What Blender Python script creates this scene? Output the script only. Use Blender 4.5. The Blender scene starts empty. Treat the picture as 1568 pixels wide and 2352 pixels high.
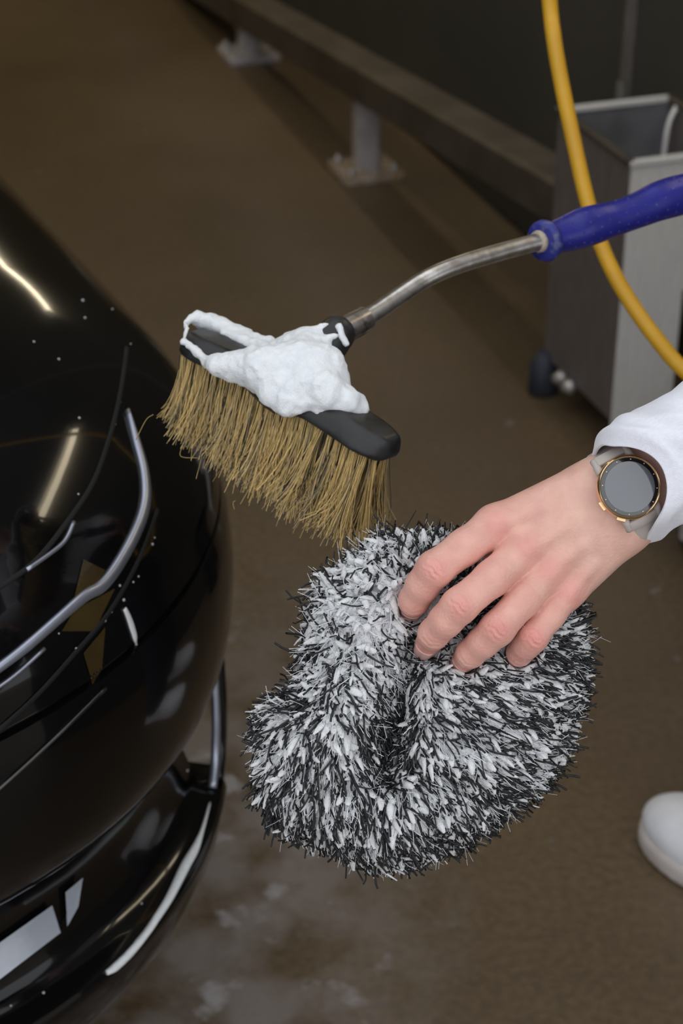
import bpy, bmesh, math
import numpy as np
from mathutils import Vector, Matrix
from mathutils.bvhtree import BVHTree

rng = np.random.default_rng(7)
SC = bpy.context.scene
COL = SC.collection

# ------------------------------------------------------------------ camera, world, lights, exposure
FPX, CX, CY = 4340.0, 784.0, 1176.0
PITCH = math.radians(30.4)
CAM_H = 1.43
CP, SP = math.cos(PITCH), math.sin(PITCH)
cam_d = bpy.data.cameras.new('camera')
cam = bpy.data.objects.new('camera', cam_d); COL.objects.link(cam)
cam.location = (0, 0, CAM_H); cam.rotation_euler = (math.pi/2 - PITCH, 0, 0)
cam_d.sensor_fit = 'VERTICAL'; cam_d.sensor_height = 36.0; cam_d.sensor_width = 24.0
cam_d.lens = FPX / 2352.0 * 36.0
cam_d.dof.use_dof = True; cam_d.dof.focus_distance = 1.20; cam_d.dof.aperture_fstop = 9.0
cam_d.clip_start = 0.05
SC.camera = cam

world = bpy.data.worlds.new('overcast_sky'); SC.world = world; world.use_nodes = True
bg = world.node_tree.nodes['Background']
bg.inputs[0].default_value = (0.93, 0.96, 1.0, 1); bg.inputs[1].default_value = 1.27
SC.view_settings.view_transform = 'Standard'; SC.view_settings.look = 'None'
SC.view_settings.exposure = 0.0; SC.view_settings.gamma = 1.0; SC.view_settings.use_curve_mapping = False

# ------------------------------------------------------------------ helpers
CAMM = np.array([[1, 0, 0], [0, SP, -CP], [0, CP, SP]])     # camera axes (right, up, back) -> world
CAMM = np.array([[1, 0, 0], [0, SP, -CP], [0, CP, SP]])
def c(px, py, d):                       # photo pixel + distance -> camera-frame point
    return np.array([(px-CX)/FPX*d, -(py-CY)/FPX*d, -d])
def w(v):                               # camera frame -> world
    v = np.asarray(v, float)
    return v @ CAMM.T + np.array([0, 0, CAM_H])
def tocam(v):
    return (np.asarray(v, float) - np.array([0, 0, CAM_H])) @ CAMM
def ray(px, py):
    d = c(px, py, 1.0) @ CAMM.T
    return Vector((0, 0, CAM_H)), Vector(d).normalized()
def nrm(v):
    v = np.asarray(v, float); return v/np.linalg.norm(v)

def tag(o, label=None, cat=None, group=None, kind=None):
    if label: o['label'] = label
    if cat: o['category'] = cat
    if group: o['group'] = group
    if kind: o['kind'] = kind
    return o
def empty(name, loc):
    o = bpy.data.objects.new(name, None); COL.objects.link(o); o.location = loc
    o.empty_display_size = 0.05; return o
def obj(name, V, F, m, parent=None, smooth=True, sharp=None):
    me = bpy.data.meshes.new(name)
    V = np.asarray(V, np.float32)
    if isinstance(F, np.ndarray):
        k = F.shape[1]
        me.vertices.add(len(V)); me.vertices.foreach_set('co', V.ravel())
        me.loops.add(F.size); me.loops.foreach_set('vertex_index', F.astype(np.int32).ravel())
        me.polygons.add(len(F))
        me.polygons.foreach_set('loop_start', np.arange(0, F.size, k, dtype=np.int32))
        me.update(calc_edges=True); me.validate()
    else:
        me.from_pydata([tuple(map(float, v)) for v in V], [], [tuple(map(int, f)) for f in F])
    if m: me.materials.append(m)
    if smooth:
        me.polygons.foreach_set('use_smooth', np.ones(len(me.polygons), bool))
        if sharp:
            me.update()
            me.set_sharp_from_angle(angle=math.radians(sharp))
    o = bpy.data.objects.new(name, me); COL.objects.link(o)
    if parent:
        o.parent = parent
        o.matrix_parent_inverse = Matrix.Translation(parent.location).inverted() @ Matrix.Identity(4) if parent.type == 'EMPTY' else Matrix.Identity(4)
    return o
def fix_normals(o):
    bm = bmesh.new(); bm.from_mesh(o.data); bmesh.ops.recalc_face_normals(bm, faces=bm.faces); bm.to_mesh(o.data); bm.free()
    return o
def setcol(o, colors, name='tint'):
    a = o.data.color_attributes.new(name, 'FLOAT_COLOR', 'POINT')
    C4 = np.ones((len(o.data.vertices), 4), np.float32); C4[:, :3] = colors
    a.data.foreach_set('color', C4.ravel())

def catmull(P, n):
    P = np.asarray(P, float); P = np.vstack([2*P[0]-P[1], P, 2*P[-1]-P[-2]]); out = []
    m = len(P)-3
    for i in range(m):
        a, b, cc, d = P[i:i+4]
        for t in np.linspace(0, 1, n, endpoint=(i == m-1)):
            out.append(.5*((2*b)+(-a+cc)*t+(2*a-5*b+4*cc-d)*t*t+(-a+3*b-3*cc+d)*t**3))
    return np.array(out)
def tube(P, r, sides=12, caps=True, flat=None):
    """tube along points P with radius r (scalar or per point)."""
    P = np.asarray(P, float); n = len(P); r = np.broadcast_to(np.asarray(r, float), (n,))
    T = np.gradient(P, axis=0); T /= np.linalg.norm(T, axis=1)[:, None]
    u = np.cross(T[0], [0.31, 0.2, 0.93]); u /= np.linalg.norm(u)
    V = []; F = []
    for i in range(n):
        u = u - T[i]*np.dot(u, T[i]); u /= np.linalg.norm(u); v = np.cross(T[i], u)
        for k in range(sides):
            a = 2*math.pi*k/sides
            V.append(P[i] + r[i]*(math.cos(a)*u + math.sin(a)*v))
    for i in range(n-1):
        for k in range(sides):
            k2 = (k+1) % sides
            F.append((i*sides+k, i*sides+k2, (i+1)*sides+k2, (i+1)*sides+k))
    if caps:
        F.append(tuple(reversed(range(sides)))); F.append(tuple(range((n-1)*sides, n*sides)))
    return np.array(V), F
def merge(*vf):
    V = []; F = []; o = 0
    for v, f in vf:
        V.append(np.asarray(v)); F += [tuple(i+o for i in q) for q in f]; o += len(v)
    return np.vstack(V), F
def box(center, ax, ay, az, h):
    """box with half sizes h along the three unit axes, small chamfer."""
    ch = min(h)*.18; center = np.asarray(center, float)
    bm = bmesh.new(); bmesh.ops.create_cube(bm, size=2)
    for v in bm.verts: v.co = Vector((v.co.x*h[0], v.co.y*h[1], v.co.z*h[2]))
    bmesh.ops.bevel(bm, geom=bm.edges[:], offset=ch, segments=1, affect='EDGES', profile=.5)
    bmesh.ops.recalc_face_normals(bm, faces=bm.faces)
    A = np.array([ax, ay, az], float)
    V = np.array([v.co for v in bm.verts]) @ A + center
    F = [tuple(l.index for l in f.verts) for f in bm.faces]
    bm.free(); return V, F
def lathe(center, axis, prof, sides=48, xdir=None):
    """prof: list of (distance along axis, radius)."""
    axis = nrm(axis); x = nrm(np.cross(axis, xdir if xdir is not None else [.3, .1, .95])); y = np.cross(axis, x)
    V = []; F = []; n = len(prof)
    for (a, r) in prof:
        for k in range(sides):
            t = 2*math.pi*k/sides
            V.append(np.asarray(center) + axis*a + r*(math.cos(t)*x+math.sin(t)*y))
    for i in range(n-1):
        for k in range(sides):
            k2 = (k+1) % sides
            F.append((i*sides+k, i*sides+k2, (i+1)*sides+k2, (i+1)*sides+k))
    F.append(tuple(reversed(range(sides)))); F.append(tuple(range((n-1)*sides, n*sides)))
    return np.array(V), F

# ---- signed distance fields and surface nets
def capsule(P, a, b, ra, rb):
    a = np.asarray(a, np.float32); b = np.asarray(b, np.float32); ab = b-a
    t = np.clip(((P-a) @ ab)/np.dot(ab, ab), 0, 1)
    return np.linalg.norm(P-a-t[:, None]*ab, axis=1) - (ra+(rb-ra)*t)
def ellipsoid(P, ce, R, rad):            # R rows: unit axes
    q = (P-np.asarray(ce, np.float32)) @ np.asarray(R, np.float32).T
    rad = np.asarray(rad, np.float32)
    k0 = np.linalg.norm(q/rad, axis=1); k1 = np.linalg.norm(q/rad**2, axis=1)+1e-9
    return k0*(k0-1)/k1
def rbox(P, ce, R, half, r):
    q = np.abs((P-np.asarray(ce, np.float32)) @ np.asarray(R, np.float32).T) - (np.asarray(half, np.float32)-r)
    return np.linalg.norm(np.maximum(q, 0), axis=1)+np.minimum(q.max(1), 0)-r
def smin(a, b, k):
    h = np.clip(.5+.5*(b-a)/k, 0, 1)
    return b*(1-h)+a*h-k*h*(1-h)
def smax(a, b, k): return -smin(-a, -b, k)
I3 = np.eye(3)

def grid_eval(fn, lo, hi, h):
    lo = np.asarray(lo, np.float32); hi = np.asarray(hi, np.float32)
    n = np.ceil((hi-lo)/h).astype(int)+1
    xs = [lo[i]+h*np.arange(n[i], dtype=np.float32) for i in range(3)]
    F = np.empty(tuple(n), np.float32)
    Y, Z = np.meshgrid(xs[1], xs[2], indexing='ij')
    step = max(1, int(400000/(n[1]*n[2])))
    for i in range(0, n[0], step):
        sub = xs[0][i:i+step]
        P = np.empty((len(sub), n[1], n[2], 3), np.float32)
        P[..., 0] = sub[:, None, None]; P[..., 1] = Y; P[..., 2] = Z
        F[i:i+step] = fn(P.reshape(-1, 3)).reshape(len(sub), n[1], n[2])
    return F, lo
def surface_nets(F, o, h, smooth=0):
    nx, ny, nz = F.shape; s = F < 0
    cnt = np.zeros((nx-1, ny-1, nz-1), np.int8)
    offs = [(a, b, d) for a in (0, 1) for b in (0, 1) for d in (0, 1)]
    for a, b, d in offs: cnt += s[a:nx-1+a, b:ny-1+b, d:nz-1+d]
    act = (cnt > 0) & (cnt < 8)
    I = np.argwhere(act); idx = np.full(act.shape, -1, np.int64); idx[act] = np.arange(len(I))
    pos = np.zeros((len(I), 3)); num = np.zeros(len(I))
    for A in offs:
        for ax in range(3):
            if A[ax]: continue
            B = list(A); B[ax] = 1
            fa = F[I[:, 0]+A[0], I[:, 1]+A[1], I[:, 2]+A[2]]; fb = F[I[:, 0]+B[0], I[:, 1]+B[1], I[:, 2]+B[2]]
            m = (fa < 0) != (fb < 0)
            t = fa[m]/(fa[m]-fb[m])
            p = np.repeat(np.array([A], float), m.sum(), 0); p[:, ax] += t
            pos[m] += p; num[m] += 1
    V = (I+pos/num[:, None])*h+o
    Q = []
    for ax in range(3):
        b, d = [(1, 2), (2, 0), (0, 1)][ax]
        sl1 = [slice(1, -1)]*3; sl1[ax] = slice(0, -1); sl2 = [slice(1, -1)]*3; sl2[ax] = slice(1, None)
        s1 = s[tuple(sl1)]; s2 = s[tuple(sl2)]
        E = np.argwhere(s1 != s2)
        flip = s1[s1 != s2]
        base = E.copy(); base[:, b] += 1; base[:, d] += 1
        def cell(db, dd):
            q = base.copy(); q[:, b] += db; q[:, d] += dd
            return idx[q[:, 0], q[:, 1], q[:, 2]]
        q = np.stack([cell(-1, -1), cell(0, -1), cell(0, 0), cell(-1, 0)], 1)
        q[~flip] = q[~flip][:, ::-1]
        Q.append(q)
    Q = np.vstack(Q); Q = Q[(Q >= 0).all(1)]
    for _ in range(smooth):
        S = np.zeros_like(V); N = np.zeros(len(V))
        for a in range(4):
            for b in ((a+1) % 4, (a+3) % 4):
                np.add.at(S, Q[:, a], V[Q[:, b]]); np.add.at(N, Q[:, a], 1)
        V = V*.5+.5*S/np.maximum(N, 1)[:, None]
    return V, Q
def sdf_mesh(fn, lo, hi, h, smooth=1):
    F, o = grid_eval(fn, lo, hi, h)
    return surface_nets(F, o, h, smooth)
def bounds(pts, pad):
    pts = np.asarray(pts); return pts.min(0)-pad, pts.max(0)+pad

def strands(roots, d0, d1, L, r, K=5, S=3, taper=.6):
    """N curved hairs: p(t)=root+L(t d0 + t^2 d1)."""
    N = len(roots); t = np.linspace(0, 1, K)
    P = roots[:, None]+L[:, None, None]*(t[None, :, None]*d0[:, None]+(t**2)[None, :, None]*d1[:, None])
    return P, ribbons(P, r, S, taper)
def ribbons(P, r, S=3, taper=.6):
    N, K, _ = P.shape; t = np.linspace(0, 1, K)
    T = np.gradient(P, axis=1); T /= np.linalg.norm(T, axis=2, keepdims=True)+1e-12
    ref = rng.normal(size=(N, 1, 3)); u = np.cross(T, np.repeat(ref, K, 1)); u /= np.linalg.norm(u, axis=2, keepdims=True)+1e-12
    v = np.cross(T, u); rr = r[:, None]*(1-(1-taper)*t[None, :])
    ang = 2*np.pi*np.arange(S)/S
    V = P[:, :, None]+rr[:, :, None, None]*(np.cos(ang)[None, None, :, None]*u[:, :, None]+np.sin(ang)[None, None, :, None]*v[:, :, None])
    base = (np.arange(N)*K*S)[:, None, None]+(np.arange(K-1)*S)[None, :, None]
    k = np.arange(S)[None, None, :]; k2 = (k+1) % S
    Q = np.stack([base+k, base+k2, base+k2+S, base+k+S], -1).reshape(-1, 4)
    return V.reshape(-1, 3), Q

# ------------------------------------------------------------------ materials
def mat(name, col, rough=.5, metal=0., col2=None, scale=30., bump=0., bscale=None, spec=.5, coat=0., sss=0., sssr=None, tint=None,
        detail=4., lo=.4, hi=.6, aniso=None, emit=None, sheen=0., rough2=None):
    m = bpy.data.materials.new(name); m.use_nodes = True; nt = m.node_tree; N = nt.nodes; Lk = nt.links
    b = N['Principled BSDF']
    b.inputs['Base Color'].default_value = (*col, 1); b.inputs['Roughness'].default_value = rough
    b.inputs['Metallic'].default_value = metal; b.inputs['Specular IOR Level'].default_value = spec
    b.inputs['Coat Weight'].default_value = coat; b.inputs['Coat Roughness'].default_value = .03
    b.inputs['Sheen Weight'].default_value = sheen
    if sss:
        b.inputs['Subsurface Weight'].default_value = sss; b.inputs['Subsurface Radius'].default_value = sssr or (1, .35, .2)
        b.inputs['Subsurface Scale'].default_value = .004
    tc = N.new('ShaderNodeTexCoord'); mp = N.new('ShaderNodeMapping'); Lk.new(tc.outputs['Object'], mp.inputs['Vector'])
    if aniso: mp.inputs['Scale'].default_value = aniso
    nz = N.new('ShaderNodeTexNoise'); nz.inputs['Scale'].default_value = scale; nz.inputs['Detail'].default_value = detail
    Lk.new(mp.outputs['Vector'], nz.inputs['Vector'])
    cur = None
    if col2 is not None:
        rp = N.new('ShaderNodeValToRGB'); rp.color_ramp.elements[0].position = lo; rp.color_ramp.elements[1].position = hi
        rp.color_ramp.elements[0].color = (*col, 1); rp.color_ramp.elements[1].color = (*col2, 1)
        Lk.new(nz.outputs['Fac'], rp.inputs['Fac']); cur = rp.outputs['Color']
        if rough2 is not None:
            mr = N.new('ShaderNodeMapRange'); mr.inputs['From Min'].default_value = lo; mr.inputs['From Max'].default_value = hi
            mr.inputs['To Min'].default_value = rough; mr.inputs['To Max'].default_value = rough2
            Lk.new(nz.outputs['Fac'], mr.inputs['Value']); Lk.new(mr.outputs['Result'], b.inputs['Roughness'])
    if tint:
        at = N.new('ShaderNodeVertexColor'); at.layer_name = 'tint'
        if cur is None: cur = at.outputs['Color']
        else:
            mx = N.new('ShaderNodeMix'); mx.data_type = 'RGBA'; mx.blend_type = 'MULTIPLY'; mx.inputs['Factor'].default_value = 1
            Lk.new(cur, mx.inputs['A']); Lk.new(at.outputs['Color'], mx.inputs['B']); cur = mx.outputs['Result']
    if cur is not None: Lk.new(cur, b.inputs['Base Color'])
    if bump:
        n2 = N.new('ShaderNodeTexNoise'); n2.inputs['Scale'].default_value = bscale or scale; n2.inputs['Detail'].default_value = 5
        Lk.new(mp.outputs['Vector'], n2.inputs['Vector'])
        bp = N.new('ShaderNodeBump'); bp.inputs['Strength'].default_value = bump; bp.inputs['Distance'].default_value = .002
        Lk.new(n2.outputs['Fac'], bp.inputs['Height']); Lk.new(bp.outputs['Normal'], b.inputs['Normal'])
    if emit:
        b.inputs['Emission Color'].default_value = (*emit[:3], 1); b.inputs['Emission Strength'].default_value = emit[3]
    return m

M = {}
M['wall_dark'] = mat('dark_wall_panel', (.058, .053, .042), .65, col2=(.070, .063, .050), scale=2.5)
M['wall_pale'] = mat('grey_bay_wall', (.10, .095, .085), .7, col2=(.13, .12, .11), scale=3)
M['yellow_bounce'] = mat('yellow_bounce_wall', (.70, .48, .03), .6, col2=(.62, .42, .03), scale=2)
M['ceiling'] = mat('grey_ceiling', (.16, .16, .155), .8, col2=(.2, .2, .19), scale=3)
M['steel'] = mat('brushed_steel_daylit', (.84, .82, .80), .45, .15, col2=(.72, .70, .68), scale=60, aniso=(12, 12, .5), bump=.05)  # daylight on the holder's front face put into a paler steel
M['steel_dark'] = mat('dark_steel', (.23, .20, .185), .5, .35, col2=(.17, .145, .13), scale=30, aniso=(10, 10, .6), bump=.05)  # darker copy of the holder steel, for side panels and wall trim
M['steel_in'] = mat('dull_inner_steel', (.30, .31, .34), .45, .4, col2=(.16, .16, .175), scale=5)
M['rail'] = mat('rail_steel', (.15, .125, .10), .55, .55, col2=(.11, .09, .07), scale=9, bump=.08)
M['galv'] = mat('galvanised_steel', (.62, .58, .58), .5, .35, col2=(.52, .48, .48), scale=25)
M['rust'] = mat('rusty_plate', (.36, .25, .14), .7, .2, col2=(.5, .42, .36), scale=40)
M['bolt'] = mat('bolt_steel', (.5, .47, .45), .4, .7, col2=(.35, .32, .3), scale=80)
M['foot_blue'] = mat('blue_grey_rubber', (.035, .042, .06), .6, col2=(.028, .032, .046), scale=40)
M['yellow'] = mat('yellow_hose_rubber', (.70, .38, .02), .42, col2=(.64, .34, .02), scale=20, bump=.02)
M['black_plastic'] = mat('black_plastic', (.010, .010, .011), .33, col2=(.022, .022, .023), scale=60, bump=.12, bscale=120, rough2=.5)
M['blue'] = mat('blue_grip_rubber', (.016, .018, .21), .33, col2=(.02, .022, .26), scale=40, bump=.05, bscale=220)
M['scuff'] = mat('scuffed_blue_rubber', (.025, .03, .24), .5, col2=(.12, .13, .24), scale=160, lo=.5, hi=.7, bump=.1)
M['alu'] = mat('scratched_aluminium_tube', (.78, .75, .71), .30, 1., col2=(.60, .56, .50), scale=120, aniso=(1, 1, 1), bump=.06, bscale=300)
M['collar'] = mat('stained_collar_metal', (.56, .52, .48), .3, 1., col2=(.16, .11, .08), scale=90, lo=.5, hi=.68, bump=.1)
M['seal'] = mat('pale_sealant', (.5, .44, .34), .7, col2=(.4, .33, .25), scale=200)
M['bristle'] = mat('bristle_fibre', (1, 1, 1), .45, col2=(.85, .85, .85), scale=300, tint=True)
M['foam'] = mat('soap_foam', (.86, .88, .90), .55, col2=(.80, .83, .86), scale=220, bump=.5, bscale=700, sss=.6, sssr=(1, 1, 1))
M['foam_thin'] = mat('thin_soap_foam', (.62, .64, .68), .5, col2=(.30, .31, .34), scale=160, bump=.4, bscale=500)
M['pile_base'] = mat('mitt_backing', (.70, .71, .73), .9, col2=(.30, .30, .31), scale=160, bump=.8, bscale=300, lo=.45, hi=.62)
M['tuft'] = mat('white_microfibre_tuft', (.95, .955, .97), .9, col2=(.86, .87, .89), scale=260, bump=.8, bscale=700, sheen=.2, sss=.5, sssr=(1, 1, 1))
M['pile_white'] = mat('white_microfibre', (1, 1, 1), .7, col2=(.92, .93, .95), scale=200, tint=True, sheen=.2)
M['pile_black'] = mat('black_microfibre', (.006, .006, .007), .55, col2=(.02, .02, .022), scale=200)
M['skin'] = mat('skin', (.82, .51, .41), .42, col2=(.70, .40, .325), scale=70, bump=.30, bscale=520, sss=.25, sssr=(1, .33, .2), tint=True, lo=.3, hi=.7)
M['skin_plain'] = M['skin']
M['nail'] = mat('fingernail', (.72, .42, .38), .28, col2=(.66, .38, .34), scale=90, coat=.2)
M['cloth'] = mat('white_knit_cloth', (.84, .85, .92), .85, col2=(.80, .81, .89), scale=300, bump=.25, bscale=900, sheen=.15, aniso=(1, 3, 1))
M['trousers'] = mat('dark_denim', (.03, .033, .045), .9, col2=(.045, .05, .065), scale=200, bump=.2)
M['hair'] = mat('brown_hair', (.06, .035, .02), .5, col2=(.04, .025, .015), scale=120, bump=.4)
M['shoe'] = mat('white_leather', (.84, .84, .88), .5, col2=(.78, .78, .82), scale=30, bump=.1)
M['sole'] = mat('white_rubber_sole', (.62, .57, .55), .6, col2=(.54, .49, .46), scale=30)
M['gold'] = mat('rose_gold_metal', (.86, .62, .36), .16, 1., col2=(.80, .57, .34), scale=20)
M['watch_glass'] = mat('watch_glass', (.006, .006, .007), .05, col2=(.008, .008, .009), scale=20, spec=1.0, coat=1.)
M['watch_screen'] = mat('watch_display', (.10, .105, .12), .06, col2=(.105, .11, .125), scale=20, spec=1., coat=1.)  # grey of the reflected sky put into the display colour
M['strap'] = mat('taupe_silicone', (.47, .42, .39), .5, col2=(.44, .39, .36), scale=30)
M['dots'] = mat('gold_dots', (.9, .75, .6), .3, .5, col2=(.85, .7, .55), scale=20)
M['paint'] = mat('black_car_paint', (.0028, .0027, .0030), .12, col2=(.004, .0038, .004), scale=4, spec=.18, coat=.45, bump=.0)
M['paint2'] = mat('black_bumper_trim', (.006, .006, .0065), .28, col2=(.009, .009, .009), scale=30, coat=.2)
M['seam'] = mat('panel_gap', (.002, .002, .002), .8, col2=(.003, .003, .003), scale=30)
M['glint'] = mat('pale_reflection', (.66, .71, .80), .3, .3, col2=(.46, .50, .58), scale=14)  # pale colour stands in for daylight reflected in the bumper
M['satin'] = mat('silver_trim_and_reflection', (.42, .44, .52), .32, .8, col2=(.36, .38, .46), scale=12)
M['amber'] = mat('amber_reflection', (.055, .034, .008), .18, col2=(.035, .022, .006), scale=20, coat=.6)
M['lens'] = mat('smoked_lens', (.010, .010, .011), .12, col2=(.014, .013, .013), scale=20, coat=.8)
M['glass_dark'] = mat('dark_car_glass', (.006, .007, .008), .04, col2=(.008, .009, .01), scale=3, coat=.5)
M['tyre'] = mat('tyre_rubber', (.012, .012, .012), .8, col2=(.018, .018, .018), scale=30)
M['wheel'] = mat('wheel_alloy', (.3, .3, .31), .3, 1., col2=(.25, .25, .26), scale=30)
M['drop'] = mat('water_drop', (.35, .36, .38), .08, col2=(.4, .4, .42), scale=50, coat=1.)
M['lamp'] = mat('lamp_tube', (1, .93, .8), .5, col2=(1, .93, .8), scale=3, emit=(1, .85, .60, 11.))
M['fill_lamp'] = mat('fill_lamp_tube', (1, .93, .75), .5, col2=(1, .93, .75), scale=3, emit=(1, .86, .50, 46.))
M['lamp_body'] = mat('lamp_housing', (.5, .5, .5), .5, col2=(.45, .45, .45), scale=10)
M['bucket'] = mat('black_bucket_plastic', (.010, .010, .013), .5, col2=(.014, .014, .017), scale=30)

def floor_material():
    m = bpy.data.materials.new('wet_brown_concrete'); m.use_nodes = True; nt = m.node_tree; N = nt.nodes; L = nt.links
    b = N['Principled BSDF']; tc = N.new('ShaderNodeTexCoord')
    def noise(s, d=5., ro=.55):
        n = N.new('ShaderNodeTexNoise'); n.inputs['Scale'].default_value = s; n.inputs['Detail'].default_value = d; n.inputs['Roughness'].default_value = ro
        L.new(tc.outputs['Object'], n.inputs['Vector']); return n.outputs['Fac']
    def ramp(f, p0, c0, p1, c1):
        r = N.new('ShaderNodeValToRGB'); r.color_ramp.elements[0].position = p0; r.color_ramp.elements[1].position = p1
        r.color_ramp.elements[0].color = (*c0, 1); r.color_ramp.elements[1].color = (*c1, 1); L.new(f, r.inputs['Fac']); return r.outputs['Color']
    def mix(f, a, bb, mode='MIX'):
        x = N.new('ShaderNodeMix'); x.data_type = 'RGBA'; x.blend_type = mode
        if isinstance(f, float): x.inputs['Factor'].default_value = f
        else: L.new(f, x.inputs['Factor'])
        L.new(a, x.inputs['A'])
        if isinstance(bb, tuple): x.inputs['B'].default_value = (*bb, 1)
        else: L.new(bb, x.inputs['B'])
        return x.outputs['Result']
    def math_(op, a, bb=None):
        x = N.new('ShaderNodeMath'); x.operation = op
        for i, q in enumerate((a, bb)):
            if q is None: continue
            if isinstance(q, (int, float)): x.inputs[i].default_value = q
            else: L.new(q, x.inputs[i])
        return x.outputs[0]
    base = ramp(noise(1.6), .35, FLOOR_A, .68, FLOOR_B)
    grain = ramp(noise(90, 3), .3, (.72, .72, .72), .7, (1.15, 1.15, 1.15))
    col = mix(1.0, base, grain, 'MULTIPLY')
    # lighter worn band along the bay
    sx = N.new('ShaderNodeSeparateXYZ'); L.new(tc.outputs['Object'], sx.inputs[0])
    X, Y = sx.outputs['X'], sx.outputs['Y']
    across = math_('ADD', math_('MULTIPLY', X, .947), math_('MULTIPLY', Y, .322))
    band = math_('SUBTRACT', 1., math_('MINIMUM', math_('ABSOLUTE', math_('MULTIPLY', math_('SUBTRACT', across, 1.02), 6.)), 1.))
    col = mix(math_('MULTIPLY', math_('MULTIPLY', band, noise(4)), .55), col, (.15, .115, .09))
    # dried suds beside the car: patches of pale film
    dx = math_('SUBTRACT', math_('ADD', X, math_('MULTIPLY', math_('SUBTRACT', Y, 1.4), -.10)), .02)
    near = N.new('ShaderNodeMapRange'); near.inputs['From Min'].default_value = -.10; near.inputs['From Max'].default_value = .12
    near.inputs['To Min'].default_value = 1; near.inputs['To Max'].default_value = 0; L.new(dx, near.inputs['Value'])
    far = N.new('ShaderNodeMapRange'); far.inputs['From Min'].default_value = 1.75; far.inputs['From Max'].default_value = 2.35
    far.inputs['To Min'].default_value = 1; far.inputs['To Max'].default_value = 0; L.new(Y, far.inputs['Value'])
    zone = math_('MULTIPLY', near.outputs[0], far.outputs[0])
    film = N.new('ShaderNodeMapRange'); film.inputs['From Min'].default_value = .34; film.inputs['From Max'].default_value = .60; L.new(noise(13, 5), film.inputs['Value'])
    f1 = math_('MULTIPLY', math_('MULTIPLY', zone, film.outputs[0]), .85)
    col = mix(f1, col, (.25, .215, .20))
    blob = N.new('ShaderNodeMapRange'); blob.inputs['From Min'].default_value = .60; blob.inputs['From Max'].default_value = .70; L.new(noise(17, 3), blob.inputs['Value'])
    f2 = math_('MULTIPLY', math_('MULTIPLY', zone, blob.outputs[0]), .8)
    col = mix(f2, col, (.40, .385, .39))
    sp = N.new('ShaderNodeMapRange'); sp.inputs['From Min'].default_value = .70; sp.inputs['From Max'].default_value = .76; L.new(noise(24, 2), sp.inputs['Value'])
    col = mix(math_('MULTIPLY', sp.outputs[0], .45), col, (.26, .25, .25))
    L.new(col, b.inputs['Base Color'])
    rr = N.new('ShaderNodeMapRange'); rr.inputs['To Min'].default_value = .38; rr.inputs['To Max'].default_value = .65; L.new(noise(2.2), rr.inputs['Value'])
    L.new(rr.outputs[0], b.inputs['Roughness'])
    bp = N.new('ShaderNodeBump'); bp.inputs['Strength'].default_value = .25; bp.inputs['Distance'].default_value = .003
    L.new(noise(120, 4), bp.inputs['Height']); L.new(bp.outputs['Normal'], b.inputs['Normal'])
    return m
FLOOR_A = (.100, .066, .034); FLOOR_B = (.152, .104, .058)
M['floor'] = floor_material()

# ------------------------------------------------------------------ the bay
D1 = np.array([-.322, .947, 0]); D2 = np.array([.947, .322, 0]); UP = np.array([0, 0, 1.])
POST1 = np.array([.052, 3.874, 0]); 
def bay(a, b, z): return POST1 + D1*a + D2*b + UP*z        # a along the bay, b across (to the wall), from the first post
def struct(name, V, F, m, smooth=False):
    o = obj(name, V, F, m, smooth=smooth); o['kind'] = 'structure'; return o
struct('floor', *box(bay(0, -2.2, -.05), D1, D2, UP, (6.5, 5.0, .05)), M['floor'])
struct('wall_right', *box(bay(1.6, .18+.05, 1.6), D1, D2, UP, (4.9, .05, 1.6)), M['wall_dark'])
struct('wall_left', *box(bay(1.6, -4.6, 1.6), D1, D2, UP, (4.9, .05, 1.6)), M['wall_pale'])
struct('bounce_wall_back', *box(bay(6.45, -2.2, 1.6), D1, D2, UP, (.05, 2.45, 1.6)), M['yellow_bounce'])  # yellow added to this unseen wall for a glow on the floor
struct('ceiling', *box(bay(2.95, -2.2, 3.25), D1, D2, UP, (3.55, 2.5, .05)), M['ceiling'])
struct('trim_1', *box(bay(-.83, .174, 1.6), D1, D2, UP, (.006, .010, 1.6)), M['steel_dark'])

# ------------------------------------------------------------------ wall lamps and added ceiling fill lamps
def tube_lamp(p0, p1, label, m='lamp'):
    p0 = np.array(p0); p1 = np.array(p1); ax = nrm(p1-p0); side = nrm(np.cross(ax, UP)); L = np.linalg.norm(p1-p0)
    o = empty('tube_lamp', (p0+p1)/2); tag(o, label, 'lamp', 'wall lamps and added fill lamps')
    obj('housing', *box((p0+p1)/2+UP*.05, ax, side, UP, (L/2+.03, .05, .02)), M['lamp_body'], o, smooth=False)
    obj('lamp_tube', *tube(np.array([p0, (p0+p1)/2, p1]), .022, 12), M[m], o)
    for e in (p0, p1): obj('end_cap', *box(e+UP*.015, ax, side, UP, (.012, .026, .035)), M['lamp_body'], o, smooth=False)
LAMPS = []
for a0, a1 in ((-2.75, -1.55), (.05, 1.5)):
    f = lambda a: bay(a, .125, 1.45-.09*(a-.2))
    LAMPS.append(tube_lamp(f(a0), f(a1), 'slim warm tube lamp on the dark wall '+('beside the person' if a0 < 0 else 'above the guide rail')))
for a in (1.2, 3.6):  # unseen lamps added under the ceiling to brighten the bay
    LAMPS.append(tube_lamp(bay(a, -1.6, 3.12), bay(a+1.4, -1.6, 3.12), 'added warm fill lamp under the grey ceiling '+('above the car' if a < 2 else 'next to the added yellow bounce wall'), 'fill_lamp'))

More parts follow.
